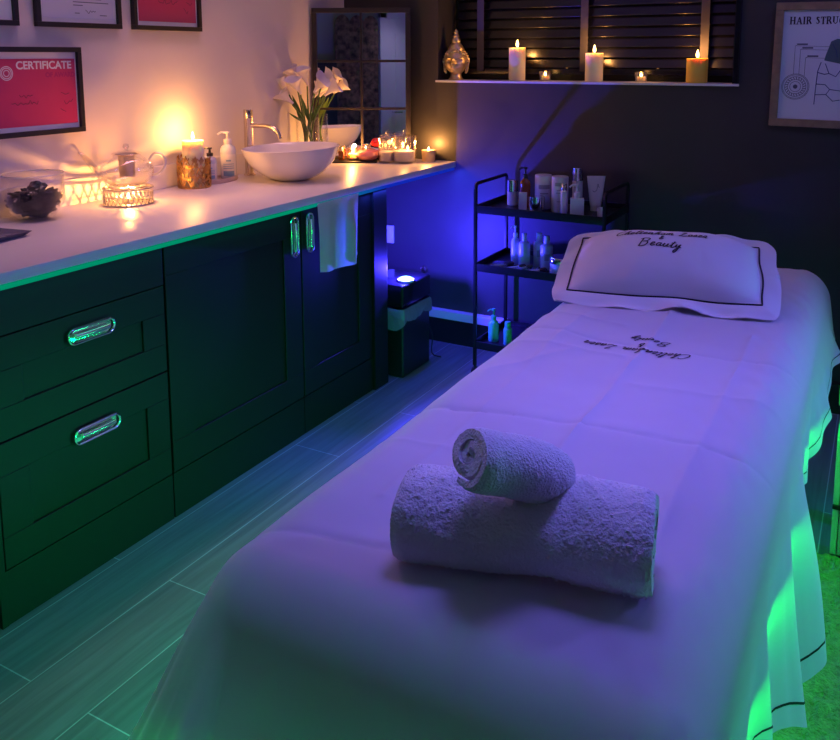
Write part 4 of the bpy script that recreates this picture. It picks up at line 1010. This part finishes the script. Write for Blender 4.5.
b = BM(); bx(b,-.08,0,0,.05,0,2.08,.004); bx(b,.80,.88,0,.05,0,2.08,.004); bx(b,-.08,.88,0,.05,2.0,2.08,.004); link('door_frame', b, M['white'], dr, smooth=False)
b = BM(); tube(b, [(.06,.045,1.0),(.06,.09,1.0),(.16,.09,1.0)], .01, 8); link('door_handle', b, M['chrome'], dr)

# ------------------------------------------------------------------ light
def area(name, loc, rot, sx, sy, col, W):
    L = bpy.data.lights.new(name,'AREA'); L.shape = 'RECTANGLE'; L.size = sx; L.size_y = sy; L.color = col; L.energy = W
    o = bpy.data.objects.new(name, L); C.objects.link(o); o.location = loc; o.rotation_euler = rot; return o
def spot(name, loc, tgt, ang, col, W, r=.12, blend=1):
    o = lamp(name, loc, col, W, r, 'SPOT'); o.data.spot_size = math.radians(ang); o.data.spot_blend = blend
    o.rotation_euler = (Vector(tgt)-Vector(loc)).to_track_quat('-Z','Y').to_euler(); return o
def aimed(name, loc, tgt, sx, sy, col, W, spr):
    o = area(name, loc, (0,0,0), sx, sy, col, W); o.data.spread = math.radians(spr)
    o.rotation_euler = (Vector(tgt)-Vector(loc)).to_track_quat('-Z','Y').to_euler(); return o
aimed('ceiling_panel_couch', (1.38,-2.25,2.38), (1.38,-2.25,.75), .35, .5, (.19,.15,1.0), 2.7, 66)
aimed('wall_lamp_right', (3.1,-1.0,1.55), (1.45,-1.95,.75), .22, .22, (.16,.15,1.0), 4.6, 70)
aimed('wall_lamp_left', (-.56,-1.40,1.95), (1.35,-2.0,.75), .15, .15, (.40,.17,.80), 1.9, 50)
a_ = area('ceiling_panel_worktop', (-.28,-1.45,2.38), (0,0,0), .2, 1.9, (.75,.36,.48), 3.6); a_.data.spread = math.radians(70)
spot('rear_fill_spot', (1.9,-4.15,2.36), (1.8,-4.55,1.0), 60, (.60,.55,1.0), 14)  # added fill, no fixture: brightens the rear door and screen the mirror shows
lamp('viewer_side_fill', (.1,-4.0,2.2), (.20,.50,.42), .7, .1)
lamp('ceiling_fill', (2.1,-1.1,2.25), (.30,.28,1), 9, .2)
# green strips under the couch frame
area('couch_strip_right', (1.700,-1.9,.50), (0,math.radians(-25),0), .02, 2.0, (.0,1,.05), 3.2)
area('couch_strip_left', (1.02,-2.15,.28), (0,math.radians(34),0), .02, 1.6, (.0,1,.30), 13)
area('couch_strip_foot', (1.39,-2.84,.50), (math.radians(-40),0,0), .6, .02, (.0,1,.10), 1.0)
aimed('floor_lamp_right', (2.75,-1.8,.26), (1.75,-1.8,.30), 1.8, .04, (.0,1,.14), 2.6, 120)
# coloured strip under the worktop edge
area('worktop_strip_green', (.0,-1.95,.872), (0,math.radians(-20),0), .01, 1.3, (.0,.8,.35), .35)
area('worktop_strip_blue', (.0,-.42,.872), (0,math.radians(-25),0), .01, .75, (.03,.06,1), 5)
w = bpy.data.worlds.new('World'); bpy.context.scene.world = w; w.use_nodes = True
w.node_tree.nodes['Background'].inputs['Color'].default_value = (.05,.05,.12,1); w.node_tree.nodes['Background'].inputs['Strength'].default_value = .05

# ------------------------------------------------------------------ camera
yaw, pit, roll_, F, PCY, X, Y_, Z = .5063,.1418,-.0032,835.1,174.6,1.8503,-3.6392,1.4361
fwd = Vector((-sin(yaw)*cos(pit), cos(yaw)*cos(pit), -sin(pit))); rt = Vector((cos(yaw),sin(yaw),0)); up = rt.cross(fwd)
rt2 = cos(roll_)*rt+sin(roll_)*up; up2 = -sin(roll_)*rt+cos(roll_)*up
cam = bpy.data.cameras.new('camera'); co = bpy.data.objects.new('camera', cam); C.objects.link(co)
co.matrix_world = Matrix.Translation((X,Y_,Z)) @ Matrix(((rt2.x,up2.x,-fwd.x,0),(rt2.y,up2.y,-fwd.y,0),(rt2.z,up2.z,-fwd.z,0),(0,0,0,1)))
cam.sensor_fit = 'HORIZONTAL'; cam.sensor_width = 36; cam.lens = F/840*36
cam.shift_x = -(424-420)/840; cam.shift_y = (PCY-370)/840; cam.clip_start = .02
S = bpy.context.scene; S.camera = co
S.view_settings.view_transform = 'Standard'; S.view_settings.look = 'None'; S.view_settings.gamma = 1; S.view_settings.exposure = 0
try: S.view_settings.use_curve_mapping = False
except Exception: pass
S.cycles.use_denoising = True; S.cycles.sample_clamp_indirect = 4; S.cycles.max_bounces = 10; S.cycles.transparent_max_bounces = 16
